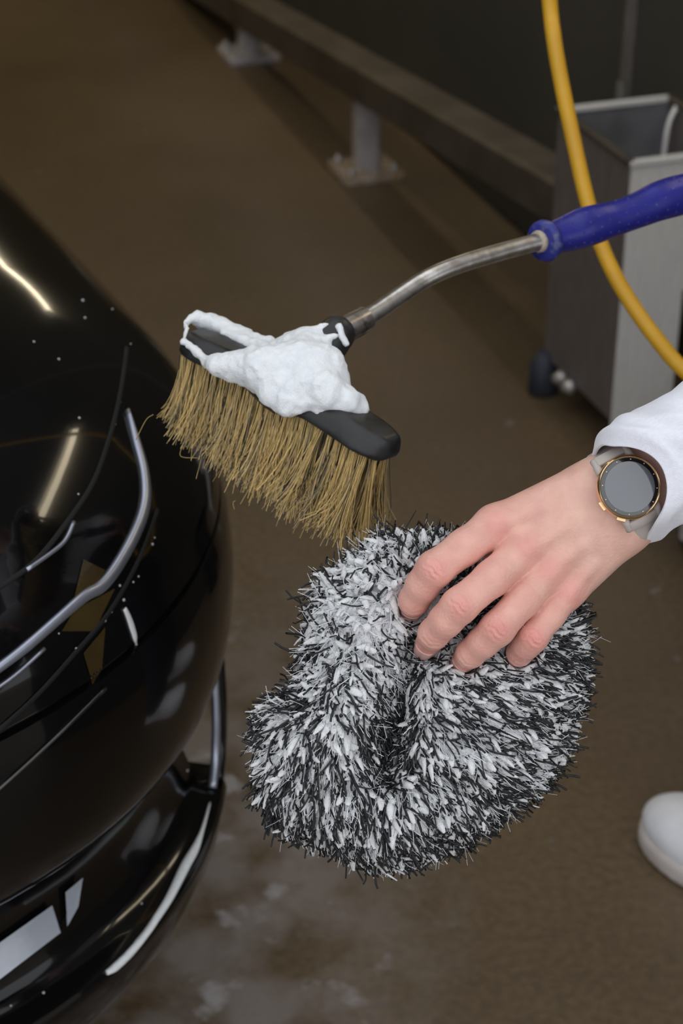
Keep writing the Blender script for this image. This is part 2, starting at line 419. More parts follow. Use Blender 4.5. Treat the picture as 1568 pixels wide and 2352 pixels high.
# ------------------------------------------------------------------ guide rail with posts
rail = empty('guide_rail', bay(0, 0, 0)); tag(rail, 'low brown steel guide rail on bolted posts along the dark wall', 'rail')
def rz(a): return .172 - .098*a
ra, rb = bay(-1.05, 0, rz(-1.05)+.039), bay(2.2, 0, rz(2.2)+.039)
rax = nrm(rb-ra); rup = nrm(np.cross(rax, D2)); rup = rup if rup[2] > 0 else -rup
obj('beam', *box((ra+rb)/2, rax, D2, rup, (np.linalg.norm(rb-ra)/2, .042, .039)), M['rail'], rail, smooth=False)
for a, hh in ((0, 1), (.892, 1), (1.8, 1)):
    ztop = rz(a)+.01
    obj('post', *box(bay(a, 0, ztop/2+.012), D1, D2, UP, (.024, .024, ztop/2)), M['galv'], rail, smooth=False)
    pl = obj('base_plate', *box(bay(a, 0, .009), D1, D2, UP, (.062, .066, .009)), M['rust'] if a == 0 else M['galv'], rail, smooth=False)
    for sa in (-1, 1):
        for sb in (-1, 1):
            obj('bolt', *lathe(bay(a+sa*.045, sb*.048, .016), UP, [(0, .010), (.008, .010), (.010, .008), (.018, .005), (.019, .001)], 10), M['bolt'], pl)

# ------------------------------------------------------------------ steel brush holder
BX = tocam  # alias kept short
fl = np.array([.419, 2.61, 0]); u_ = -D1; 
HB = empty('brush_holder', fl); tag(HB, 'open-topped stainless steel brush holder box standing in front of the rail', 'box')
Hh, Ldep, Wid, th = .483, .25, .19, .003
rl = fl - u_*Ldep           # rear left
def wallp(p, q, z0, z1, m, name, t=th):
    p = np.array(p); q = np.array(q); ax = nrm(q-p); nn = np.cross(UP, ax)
    return obj(name, *box((p+q)/2+UP*(z0+z1)/2, ax, nn, UP, (np.linalg.norm(q-p)/2, t/2, (z1-z0)/2)), m, HB, smooth=False)
fr = fl + D2*Wid; rr_ = rl + D2*Wid
wallp(fl, rl, .065, Hh, M['steel_dark'], 'side_panel')
wallp(fr, rr_, .25, Hh, M['steel_dark'], 'side_panel')
wallp(rl, rr_, .065, Hh, M['steel_in'], 'back_panel')
wallp(fl, fr, .27, Hh, M['steel'], 'front_panel')
wallp(fl, fl+D2*.103, .0, .27, M['steel'], 'front_panel')
wallp(fl+D2*.103, rl+D2*.103, .065, .26, M['steel_dark'], 'side_panel')
obj('floor_tray', *box((fl+rr_)/2+UP*.255, D1, D2, UP, (Ldep/2-.006, Wid/2-.004, .003)), M['steel_dark'], HB, smooth=False)
rim = [fl+UP*Hh, rl+UP*Hh, rr_+UP*Hh, fr+UP*Hh, fl+UP*Hh]
for i in range(4):
    p, q = rim[i], rim[i+1]
    obj('rim', *box((p+q)/2, nrm(q-p), np.cross(UP, nrm(q-p)), UP, (np.linalg.norm(q-p)/2+.004, .006, .004)), M['steel'] if i in (1, 3) else M['rail'], HB, smooth=False)
for p in (rl-D2*.006-D1*.012, rl+D2*.085-D1*.02):
    ft = obj('foot', *lathe(p-UP*0+np.array([0, 0, 0]), UP, [(0, .022), (.003, .025), (.058, .0225), (.062, .018), (.075, .012)], 24), M['foot_blue'], HB)
for t in (.085, .118):
    obj('bolt', *lathe(rl+u_*t+UP*.062-D2*.004, -D2, [(0, .013), (.008, .013), (.012, .010), (.02, .007)], 12), M['bolt'], HB)
tp = rl + D2*.12 + UP*0
obj('stand_pipe', *tube([tp+D1*.03, tp+D1*.03+UP*.2, tp+D1*.03+UP*(Hh+.025)], .009, 12), M['wall_dark'], HB)
hk = c(1497, 300, 2.85); hk = w(hk)
hook = obj('hook', *tube(catmull([rr_+UP*Hh-D1*.03, rr_+UP*(Hh-.03)-D1*.04-D2*.02, rr_+UP*(Hh-.10)-D1*.05-D2*.03, rr_+UP*(Hh-.125)-D1*.05-D2*.035], 6), [.004]*15+[.007]*3, 8), M['steel'], HB)

# ------------------------------------------------------------------ black bucket
bk = np.array([.594, 2.345, 0.])
B = empty('bucket', bk); tag(B, 'small black plastic bucket standing on the floor behind the white sleeve', 'bucket')
obj('bucket_body', *lathe(bk, UP, [(0, .092), (.004, .1), (.012, .106), (.17, .118), (.172, .113), (.02, .10), (.019, .02)], 40), M['bucket'], B, sharp=50)
obj('bucket_rim', *lathe(bk+UP*.158, UP, [(0, .119), (.003, .123), (.011, .123), (.014, .119), (.014, .112), (0, .112)], 40), M['bucket'], B, sharp=50)
lft = nrm([-.97, -.25, 0])
obj('handle_ear', *box(bk+lft*.109+UP*.055, np.cross(UP, lft), lft, UP, (.006, .003, .03)), M['galv'], B, smooth=False)

# ------------------------------------------------------------------ car
car = empty('car', (-1.718, 2.791, 0)); tag(car, 'glossy black car with water drops and soap suds along its bumper', 'car')
cu = np.array([-.438, .899, 0]); cv = np.array([-.899, -.438, 0]); XA, YA = -cv, -cu
CC = np.array([-1.718, 2.791, 0]); HX, HY, RC = .9, 2.2, .46
def ring_pts(inset, z, hx=HX, hy=HY, R=RC, seg=26):
    r = max(R-inset, .05); ax, ay = hx-inset-r, hy-inset-r; pts = []
    for q, (sx, sy) in enumerate(((1, 1), (-1, 1), (-1, -1), (1, -1))):
        for k in range(seg+1):
            a = math.pi/2*(q+k/seg)
            pts.append((sx*ax+r*math.cos(a), sy*ay+r*math.sin(a)))
        # extra points on the straight run that follows
        nx_, ny_ = ((-1, 1), (-1, -1), (1, -1), (1, 1))[q]
        e0 = pts[-1]; a2 = math.pi/2*(q+1); e1 = (nx_*ax+r*math.cos(a2), ny_*ay+r*math.sin(a2))
        for t in np.linspace(0, 1, 10)[1:-1]: pts.append((e0[0]+(e1[0]-e0[0])*t, e0[1]+(e1[1]-e0[1])*t))
    if z < .44 and hx == HX:
        pts = [(p[0]-.085*min(1, max(0, (1.93-p[1])/.05)) if p[0] > 0 else p[0], p[1]) for p in pts]
    return np.array([CC+XA*p[0]+YA*p[1]+UP*z for p in pts])
def loft(rings, cap=True):
    n = len(rings[0]); V = np.vstack(rings); F = []
    for i in range(len(rings)-1):
        for k in range(n):
            k2 = (k+1) % n
            F.append((i*n+k, i*n+k2, (i+1)*n+k2, (i+1)*n+k))
    if cap: F.append(tuple(reversed(range(n)))); F.append(tuple(range((len(rings)-1)*n, len(rings)*n)))
    return V, F
#   smooth runs of (height, corner radius); a crease lies between runs
RUNS = [[(.15, .28), (.19, .36), (.22, .415)],
        [(.22, .415), (.26, .442), (.30, .452), (.312, .45)],
        [(.312, .45), (.320, .428), (.332, .418), (.375, .408), (.415, .414), (.43, .425)],
        [(.43, .425), (.445, .448), (.48, .460), (.53, .464), (.57, .461), (.598, .455)],
        [(.598, .455), (.600, .449), (.604, .449), (.606, .454)],
        [(.606, .454), (.64, .446), (.675, .428), (.705, .403), (.735, .368), (.76, .325), (.778, .28), (.795, .22), (.81, .14), (.822, .04), (.832, -.08), (.84, -.25)]]
prof = []
for run in RUNS:
    q = catmull(np.array(run), 5)
    prof += [tuple(x) for x in (q if not prof else q[1:])]
body = obj('car_body', *loft([ring_pts(RC-r, z) for z, r in prof]), M['paint'], car, sharp=28)
# cabin and wheels
cab = [ring_pts(i, z, .74, 1.35, .3, 10) for i, z in ((0, .80), (.03, .9), (.12, 1.15), (.2, 1.32), (.28, 1.37), (.45, 1.39))]
obj('cabin_glass', *loft(cab[:4], False), M['glass_dark'], car, sharp=40); obj('roof', *loft(cab[3:]), M['paint'], car, sharp=40)
for sx in (-1, 1):
    for sy in (-1, 1):
        p = CC+XA*(sx*.80)+YA*(sy*1.32)+UP*.32
        wh = obj('wheel', *lathe(p, XA*sx, [(-.1, .2), (-.1, .3), (-.08, .32), (.085, .32), (.105, .3), (.105, .21), (.09, .2)], 36), M['tyre'], car, sharp=40)
        obj('wheel_rim', *lathe(p, XA*sx, [(.05, .2), (.085, .2), (.09, .19), (.07, .08), (.08, .02)], 30), M['wheel'], wh, sharp=40)
_bv = BVHTree.FromPolygons([Vector(v.co) for v in body.data.vertices], [tuple(p.vertices) for p in body.data.polygons])
def hit(px, py):
    o_, d_ = ray(px, py); l, n, _, _ = _bv.ray_cast(o_, d_)
    return (None, None) if l is None else (np.array(l), np.array(n) if n.dot(d_) < 0 else -np.array(n))
def on_body(pix, off=.0, n=6):
    P = catmull(np.array(pix, float), n); out = []; nn = []
    for p in P:
        l, m_ = hit(*p)
        if l is not None: out.append(l+m_*off); nn.append(m_)
    return np.array(out), np.array(nn)
def body_strip(name, pix, width, m, parent=car, off=.001, thick=.0025, n=6):
    """raised trim strip lying on the body along a line; width in metres (scalar or per control point)."""
    P, Nn = on_body(pix, 0, n); 
    wd = np.interp(np.linspace(0, 1, len(P)), np.linspace(0, 1, len(np.atleast_1d(width))), np.atleast_1d(width)) if np.ndim(width) else np.full(len(P), width)
    for _ in range(2): P[1:-1] = (P[:-2]+2*P[1:-1]+P[2:])/4; Nn[1:-1] = (Nn[:-2]+2*Nn[1:-1]+Nn[2:])/4
    Nn /= np.linalg.norm(Nn, axis=1)[:, None]
    T = np.gradient(P, axis=0); T /= np.linalg.norm(T, axis=1)[:, None]
    S = np.cross(T, Nn); S /= np.linalg.norm(S, axis=1)[:, None]
    prof_ = [(-.5, -.6), (-.46, .5), (-.25, .95), (0, 1.1), (.25, .95), (.46, .5), (.5, -.6)]
    V = []; F = []; k = len(prof_)
    for i in range(len(P)):
        for a, b in prof_: V.append(P[i]+S[i]*a*wd[i]+Nn[i]*(off+b*thick))
    for i in range(len(P)-1):
        for j in range(k):
            j2 = (j+1) % k; F.append((i*k+j, i*k+j2, (i+1)*k+j2, (i+1)*k+j))
    F.append(tuple(reversed(range(k)))); F.append(tuple(range((len(P)-1)*k, len(P)*k)))
    o = obj(name, np.array(V), F, m, parent); fix_normals(o); return o
def body_patch(name, poly, m, parent=car, off=.0012, res=16):
    """patch hugging the body inside a four-sided outline: poly = (top-left, top-right, bottom-right, bottom-left)."""
    a, b, c_, d = [np.array(p, float) for p in poly]; V = []; F = []; ok = True
    for i in range(res+1):
        for j in range(res+1):
            s, t = i/res, j/res
            p = (a*(1-s)+b*s)*(1-t)+(d*(1-s)+c_*s)*t
            l, nn = hit(*p); 
            if l is None: l = V[-1]; nn = np.zeros(3)
            V.append(l+nn*off)
    for i in range(res):
        for j in range(res):
            q = i*(res+1)+j; F.append((q, q+1, q+res+2, q+res+1))
    return fix_normals(obj(name, np.array(V), F, m, parent))
#CAR_DETAILS
lamp = body_strip('tail_lamp_reflection', [(-420, 1835), (-220, 1694), (-20, 1546), (60, 1485), (140, 1415), (195, 1368), (228, 1350), (262, 1310), (305, 1235), (332, 1160), (330, 1085), (310, 1010), (290, 945)], [.006, .006, .007, .008, .008, .009, .010, .010, .010, .010, .009, .008, .003], M['satin'], thick=.003)  # bluish-silver strip stands in for a reflection along the lamp
lamp['label'] = 'silver strip painted as a reflection round the tail lamp'
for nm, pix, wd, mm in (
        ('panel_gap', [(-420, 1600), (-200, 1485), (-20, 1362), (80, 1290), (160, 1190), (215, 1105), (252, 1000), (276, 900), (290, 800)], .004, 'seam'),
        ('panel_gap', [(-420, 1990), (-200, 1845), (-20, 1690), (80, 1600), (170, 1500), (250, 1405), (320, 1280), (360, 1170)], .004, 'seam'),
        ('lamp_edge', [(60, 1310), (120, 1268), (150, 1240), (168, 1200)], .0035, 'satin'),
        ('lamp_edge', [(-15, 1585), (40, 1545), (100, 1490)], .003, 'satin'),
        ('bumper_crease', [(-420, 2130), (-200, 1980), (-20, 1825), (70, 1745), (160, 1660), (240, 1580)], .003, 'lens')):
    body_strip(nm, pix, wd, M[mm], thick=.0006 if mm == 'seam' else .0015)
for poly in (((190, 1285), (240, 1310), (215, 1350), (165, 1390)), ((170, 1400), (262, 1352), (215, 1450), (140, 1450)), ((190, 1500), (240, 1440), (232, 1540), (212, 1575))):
    body_patch('amber_reflection', poly, M['amber'], off=.0008)  # brown patches painted as an amber reflection in the gloss
body_patch('bumper_reflection', ((142, 2045), (182, 2012), (172, 2080), (147, 2126)), M['glint'], off=.004)  # two pale patches painted as a bumper reflection, dark gap between
ct = body_patch('bumper_reflection', ((-260, 2340), (112, 2076), (132, 2140), (-260, 2440)), M['glint'], off=.004); ct['label'] = 'painted daylight reflection on the lower bumper'
# blade over the air channel at the bumper corner, and foam along the lower lip
def at_y(px, py, y):
    o_, d_ = ray(px, py); return np.array(o_+d_*(y/d_.y))
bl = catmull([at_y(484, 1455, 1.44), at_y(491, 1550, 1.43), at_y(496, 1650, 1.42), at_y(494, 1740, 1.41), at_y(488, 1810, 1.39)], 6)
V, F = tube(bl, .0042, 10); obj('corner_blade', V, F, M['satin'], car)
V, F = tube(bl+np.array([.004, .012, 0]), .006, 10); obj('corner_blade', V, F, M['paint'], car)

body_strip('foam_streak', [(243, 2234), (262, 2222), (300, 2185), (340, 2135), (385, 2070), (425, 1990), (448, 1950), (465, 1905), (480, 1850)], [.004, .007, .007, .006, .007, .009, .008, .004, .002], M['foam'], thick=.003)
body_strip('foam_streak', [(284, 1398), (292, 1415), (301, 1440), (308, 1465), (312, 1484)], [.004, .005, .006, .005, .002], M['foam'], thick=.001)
dp = [(275, 1345), (280, 1360), (272, 1370), (284, 1378), (255, 1405), (240, 1425), (306, 1337), (318, 1324), (350, 1250), (355, 1235), (135, 1455), (175, 1490), (78, 785), (190, 690), (195, 730), (135, 825), (182, 960), (258, 710), (300, 790), (180, 1135), (100, 2280), (25, 2310), (325, 2075), (345, 1137), (430, 1770)]
for t in np.linspace(0, 1, 14): dp.append((290-14*t-30*t*t+rng.normal()*2, 805+220*t))
dv, df = lathe((0, 0, 0), (0, 0, 1), [(-.0004, .0013), (.0003, .0013), (.0009, .0009), (.0012, .0003)], 8)
for p in dp:
    l, n_ = hit(*p)
    if l is None: continue
    sc_ = rng.uniform(.6, 1.2); e1_ = nrm(np.cross(n_, [.2, .5, .8])); e2_ = np.cross(n_, e1_)
    obj('water_drop', l+(dv*sc_) @ np.array([e1_, e2_, n_]), df, M['drop'], car)

# ------------------------------------------------------------------ hand (camera-frame signed distance field)
Qp = nrm([.486, -.873, 0])               # across the wrist, towards the little finger
FING = {
 'index':  [(1137, 1207, 1.196, 12.6), (1066, 1257, 1.187, 11.3), (997, 1308, 1.180, 11.4), (970, 1345, 1.186, 10.3), (951, 1378, 1.195, 9.4), (946, 1396, 1.209, 8.0)],
 'middle': [(1205, 1262, 1.191, 12.8), (1130, 1328, 1.180, 11.2), (1054, 1392, 1.172, 11.2), (1023, 1426, 1.177, 10.2), (996, 1455, 1.186, 9.4), (980, 1482, 1.203, 8.0)],
 'ring':   [(1257, 1311, 1.194, 12.0), (1200, 1378, 1.185, 10.7), (1141, 1445, 1.178, 10.6), (1108, 1476, 1.184, 9.5), (1081, 1500, 1.192, 8.8), (1063, 1519, 1.207, 7.7)],
 'little': [(1303, 1357, 1.200, 10.6), (1263, 1411, 1.193, 9.3), (1223, 1465, 1.188, 9.2), (1206, 1484, 1.193, 8.3), (1193, 1499, 1.201, 7.8), (1186, 1508, 1.213, 6.9)],
}
FJ = {k: [(c(a, b, d).astype(np.float32), r/1000) for a, b, d, r in v] for k, v in FING.items()}
CARP = [(1372, 1112, 1.196), (1393, 1147, 1.193), (1411, 1182, 1.195), (1424, 1214, 1.201)]
WEBS = [((1112, 1250, 1.203), (1162, 1298, 1.201), .0058), ((1150, 1314, 1.199), (1222, 1344, 1.201), .0060), ((1222, 1352, 1.201), (1284, 1378, 1.205), .0055)]
ELBOW = tocam([.42, 1.10, .97]); SHO_L = tocam([.47, 1.24, 1.27])
def finger_sdf(P, J, ridge=True):
    d = None
    for (a, ra), (b, rb) in zip(J[:-1], J[1:]):
        s = capsule(P, a, b, ra, rb); d = s if d is None else smin(d, s, .004)
    # skin folds across the two finger joints
    if ridge:
        for j, amp in ((2, .00065), (4, .0004)):
            a = J[j][0]; ax = nrm(J[j+1][0]-J[j-1][0]).astype(np.float32)
            x = (P-a) @ ax; q = np.linalg.norm(P-a, axis=1)
            la = nrm(np.cross(ax, [0, 0, 1])).astype(np.float32); y = (P-a) @ la; up_n = np.cross(la, ax); z = (P-a) @ up_n.astype(np.float32)
            z = z if up_n[2] > 0 else -z
            dors = np.clip(z/.006-.3, 0, 1)*np.exp(-(y/.0075)**2)*(q < .03)
            xx = x-18*y*y*np.sign(x)+.0006*np.sin(y*900+j*3)
            d = d-(amp*np.exp(-(xx/.0050)**2)*np.cos(xx/.0017*np.pi)+.0006*np.exp(-(x/.006)**2))*dors
    return d
def hand_sdf(P):
    P = P.astype(np.float32)
    fing = None
    for k, J in FJ.items():
        s = finger_sdf(P, J); fing = s if fing is None else smin(fing, s, .0012)
    palm = None
    mcp = [FJ[k][0][0] for k in ('index', 'middle', 'ring', 'little')]
    for i, (cp, m_) in enumerate(zip(CARP, mcp)):
        s = capsule(P, c(*cp)+np.array([0, 0, -.001]), m_+np.array([0, 0, -.0015]), .0165, (.0125, .0127, .012, .0108)[i])
        palm = s if palm is None else smin(palm, s, .009)
    palm = smin(palm, capsule(P, c(1402, 1222, 1.214), c(1316, 1326, 1.216), .0172, .0145), .010)       # little-finger edge
    palm = smin(palm, capsule(P, c(1330, 1165, 1.213), c(1215, 1228, 1.212), .021, .018), .014)         # palm
    th = [(1335, 1140, 1.214, 17.0), (1235, 1185, 1.230, 15.5), (1150, 1250, 1.256, 12.5), (1085, 1310, 1.270, 10.5), (1062, 1352, 1.272, 8.5)]
    t = None
    for a, b in zip(th[:-1], th[1:]):
        s = capsule(P, c(*a[:3]), c(*b[:3]), a[3]/1000, b[3]/1000); t = s if t is None else smin(t, s, .005)
    palm = smin(palm, t, .010)
    for a, b, r in WEBS: palm = smin(palm, capsule(P, c(*a), c(*b), r, r), .006)
    # tendons and knuckle heads on the back of the hand
    for i, (cp, m_) in enumerate(zip(CARP, mcp)):
        a = c(*cp)*.45+m_*.55+np.array([0, 0, .0105]); b = m_+np.array([0, 0, .0095])
        palm = smin(palm, capsule(P, a, b, .0022, .0042), .006)
    W1, W2 = c(1397, 1122, 1.203), c(1434, 1188, 1.205)
    ax = nrm(ELBOW-c(1415, 1155, 1.203))
    arm = smin(capsule(P, W1, W1+ax*.12-Qp*.008, .0190, .027), capsule(P, W2, W2+ax*.12+Qp*.006, .0185, .027), .014)
    palm = smin(palm, arm, .014)
    return smin(fing, palm, .0065)
allp = [p for J in FJ.values() for p, _ in J]+[c(1062, 1352, 1.272), c(1330, 1118, 1.216), c(1540, 1040, 1.2)]
lo, hi = bounds(allp, .022)
HV, HF = sdf_mesh(hand_sdf, lo, hi, .00095, 0)

# ------------------------------------------------------------------ wash mitt
OUT = [(869, 1228), (781, 1290), (733, 1328), (707, 1402), (697, 1456), (682, 1535), (652, 1586), (600, 1622), (585, 1668), (584, 1770), (592, 1832),
       (642, 1905), (692, 1926), (764, 1958), (858, 1996), (948, 1984), (1052, 1946), (1160, 1876), (1246, 1812), (1304, 1722), (1320, 1660), (1341, 1586), (1350, 1490), (1336, 1405),
       (1280, 1300), (1180, 1235), (1034, 1226), (950, 1222)]
MD = 1.236
outc = catmull(np.array(OUT+OUT[:1]), 4)[:-1]; 
cen = np.array([980, 1620.])
outc = cen+(outc-cen)*(1-20/np.linalg.norm(outc-cen, axis=1))[:, None]
def poly_dist(X, Y, poly):
    d = np.full(X.shape, 1e9, np.float32); ins = np.zeros(X.shape, bool)
    for (x0, y0), (x1, y1) in zip(poly, np.roll(poly, -1, 0)):
        ex, ey = x1-x0, y1-y0
        t = np.clip(((X-x0)*ex+(Y-y0)*ey)/(ex*ex+ey*ey+1e-9), 0, 1)
        d = np.minimum(d, (X-x0-t*ex)**2+(Y-y0-t*ey)**2)
        cr = ((y0 > Y) != (y1 > Y)) & (X < (x1-x0)*(Y-y0)/(y1-y0+1e-12)+x0); ins ^= cr
    return np.where(ins, np.sqrt(d), -np.sqrt(d))
LUT_S = 6
gx = np.arange(480, 1480, LUT_S); gy = np.arange(1120, 2120, LUT_S)
GX, GY = np.meshgrid(gx, gy, indexing='ij'); LUT = poly_dist(GX.astype(np.float32), GY.astype(np.float32), outc).astype(np.float32)
def gauss(X, Y, cx, cy, sx, sy, a=0.):
    ca, sa = math.cos(a), math.sin(a); x = X-cx; y = Y-cy
    return np.exp(-((x*ca+y*sa)/sx)**2-((-x*sa+y*ca)/sy)**2)
def mitt_bump(X, Y):
    b = 1.0+.30*gauss(X, Y, 830, 1450, 110, 170)+.34*gauss(X, Y, 700, 1740, 130, 150)+.38*gauss(X, Y, 1140, 1700, 170, 150, -.5)+.2*gauss(X, Y, 900, 1880, 200, 80)
    b += .22*gauss(X, Y, 980, 1570, 60, 50)+.15*gauss(X, Y, 780, 1650, 80, 60)
    b -= .85*gauss(X, Y, 905, 1660, 55, 150, .25)+.35*gauss(X, Y, 650, 1590, 70, 40, .5)+.35*gauss(X, Y, 950, 1480, 60, 60)
    b -= .25*gauss(X, Y, 740, 1850, 40, 120, .4)+.2*gauss(X, Y, 1010, 1790, 150, 30, .35)
    b -= .35*gauss(X, Y, 1160, 1330, 200, 130)
    return np.clip(b, .2, 2)
def mitt_sdf(P):
    d = -P[:, 2]; X = P[:, 0]/d*FPX+CX; Y = -P[:, 1]/d*FPX+CY
    fi = np.clip((X-gx[0])/LUT_S, 0, len(gx)-1.001); fj = np.clip((Y-gy[0])/LUT_S, 0, len(gy)-1.001)
    i = fi.astype(int); j = fj.astype(int); a = fi-i; b = fj-j
    d2 = LUT[i, j]*(1-a)*(1-b)+LUT[i+1, j]*a*(1-b)+LUT[i, j+1]*(1-a)*b+LUT[i+1, j+1]*a*b
    zc = -(MD+.00004*(X-960)*.3)
    dz = P[:, 2]-zc
    T = np.where(dz > 0, .034*mitt_bump(X, Y), .036)
    e = 1-np.clip(d2/150, -1, 1)
    e = np.where(d2 < -140, 3, e)
    g = (np.sqrt((dz/T)**2+e**2)-1)*.02
    return g
def mitt_cut(P):
    return smax(mitt_sdf(P), -(hand_sdf(P)-.0012), .003)
lo, hi = bounds([c(x, y, MD) for x, y in outc]+[c(960, 1600, MD-.062), c(960, 1600, MD+.045)], .012)
MV, MF = sdf_mesh(mitt_cut, lo, hi, .0025, 1)

mitt = empty('wash_mitt', w(c(960, 1990, MD))); tag(mitt, 'shaggy black and white microfibre wash mitt held in the hand', 'wash mitt')
obj('mitt_body', w(MV), MF, M['pile_base'], mitt)

FLOW = np.array([(1300, 1500, 1, .15), (1330, 1650, 1, .1), (1250, 1780, .85, .35), (1100, 1880, .6, .7), (950, 1950, .4, .9), (800, 1930, .05, 1), (650, 1850, -.3, .9),
    (600, 1750, -.7, .5), (595, 1680, -.95, .1), (700, 1700, -.1, .95), (820, 1720, .2, .95), (900, 1600, .3, .9), (1000, 1600, .7, .5), (1150, 1600, .85, .35),
    (1050, 1750, .7, .55), (780, 1560, .25, .8), (700, 1550, -.7, .2), (720, 1400, -.8, -.1), (800, 1300, -.6, -.4), (880, 1240, -.3, -.8), (1000, 1230, .2, -.9),
    (850, 1400, -.3, .5), (900, 1480, .3, .8), (1340, 1420, .8, -.4), (1200, 1700, .9, .3), (850, 1830, .15, .95), (1000, 1850, .5, .8), (1200, 1500, .8, .5), (760, 1800, 0, 1)], float)
def flow(X, Y):
    wgt = 1/((X[:, None]-FLOW[:, 0])**2+(Y[:, None]-FLOW[:, 1])**2+300)**1.5
    fx = (wgt*FLOW[:, 2]).sum(1)/wgt.sum(1); fy = (wgt*FLOW[:, 3]).sum(1)/wgt.sum(1)
    return fx, fy
def quad_sample(V, Q, n):
    a, b, cc, d = (V[Q[:, i]] for i in range(4))
    nn = np.cross(cc-a, d-b); ar = np.linalg.norm(nn, axis=1); nn /= ar[:, None]+1e-12
    i = rng.choice(len(Q), n, p=ar/ar.sum()); s, t = rng.random((2, n))[:, :, None]
    return (a[i]*(1-s)+b[i]*s)*(1-t)+(d[i]*(1-s)+cc[i]*s)*t, nn[i]
cm = MV.mean(0)
def vnormals(V, Q):
    n = np.cross(V[Q[:, 2]]-V[Q[:, 0]], V[Q[:, 3]]-V[Q[:, 1]]); vn = np.zeros_like(V)
    for k in range(4): np.add.at(vn, Q[:, k], n)
    return vn/(np.linalg.norm(vn, axis=1)[:, None]+1e-12)
def pile(name, n, Lr, r, m, curl, lift, K, S, white, clump=None):
    R, Nn = quad_sample(MV, MF, n)
    X = R[:, 0]/-R[:, 2]*FPX+CX; Y = -R[:, 1]/-R[:, 2]*FPX+CY
    fx, fy = flow(X, Y)
    F3 = np.stack([fx, -fy, np.zeros(n)], 1)
    F3 -= Nn*(F3*Nn).sum(1)[:, None]
    calm = gauss(X, Y, 830, 1400, 130, 170)                     # the loose, curly shoulder of the mitt
    G = rng.normal(size=(n, 3))
    if clump is not None:                                       # neighbouring fibres lean together
        ci = np.floor(R/clump).astype(np.int64); hsh = (ci[:, 0]*73856093 ^ ci[:, 1]*19349663 ^ ci[:, 2]*83492791) % 4096
        G = .45*G+1.1*np.random.default_rng(3).normal(size=(4096, 3))[hsh]
    G -= Nn*(G*Nn).sum(1)[:, None]*.6
    cu_ = (curl*(1+1.6*calm))[:, None]
    d0 = F3*.75+Nn*(lift*(1-.45*calm))[:, None]+G*cu_
    G2 = rng.normal(size=(n, 3))
    d1 = F3*.35-Nn*.30+G2*cu_*(.9 if white else 1.5)
    L = rng.uniform(*Lr, size=n)*(1+.15*calm)
    d0 /= np.linalg.norm(d0, axis=1)[:, None]*1.15
    if not white:                                               # keep black sparser on the bright shoulders, dense in the folds
        bp = mitt_bump(X, Y); front = Nn[:, 2] > .1
        pk = np.clip(.78-.55*(bp-1.0)-.45*calm, .18, 1.); keep = rng.random(n) < np.where(front, pk, .45)
        R, d0, d1, L, X, Y = (q[keep] for q in (R, d0, d1, L, X, Y)); n = len(R)
    t = np.linspace(0, 1, K)
    if not white: R = R+Nn[keep]*.0011
    P = R[:, None]+L[:, None, None]*(t[None, :, None]*d0[:, None]+(t**2)[None, :, None]*d1[:, None])
    if not white: P = P+(np.sin(t*5.5)*t)[None, :, None]*rng.normal(size=(n, 1, 3))*.0011*(1+2*gauss(X, Y, 830, 1400, 130, 170))[:, None, None]
    hs = hand_sdf(P.reshape(-1, 3)).reshape(n, K); span = np.linalg.norm(P[:, -1]-P[:, 0], axis=1)
    hb = np.minimum(hand_sdf((P-np.array([0, 0, .006])).reshape(-1, 3)), hand_sdf((P-np.array([0, 0, .013])).reshape(-1, 3))).reshape(n, K)
    ok = (hs[:, 0] > -.002) & (hs.min(1) > .0004) & (hb.min(1) > .0) & (span < .024)
    P = P[ok]; n = len(P)
    V, Q = ribbons(P, rng.uniform(*r, size=n), S, .7 if white else .85)
    o = obj(name, w(V), Q, m, mitt); o['kind'] = 'stuff'
    if white:
        g = rng.uniform(.78, 1.0, size=n)**1.0
        colr = np.stack([g*.96, g*.965, g*.98], 1)
        setcol(o, np.repeat(colr, K*S, 0))
    return o
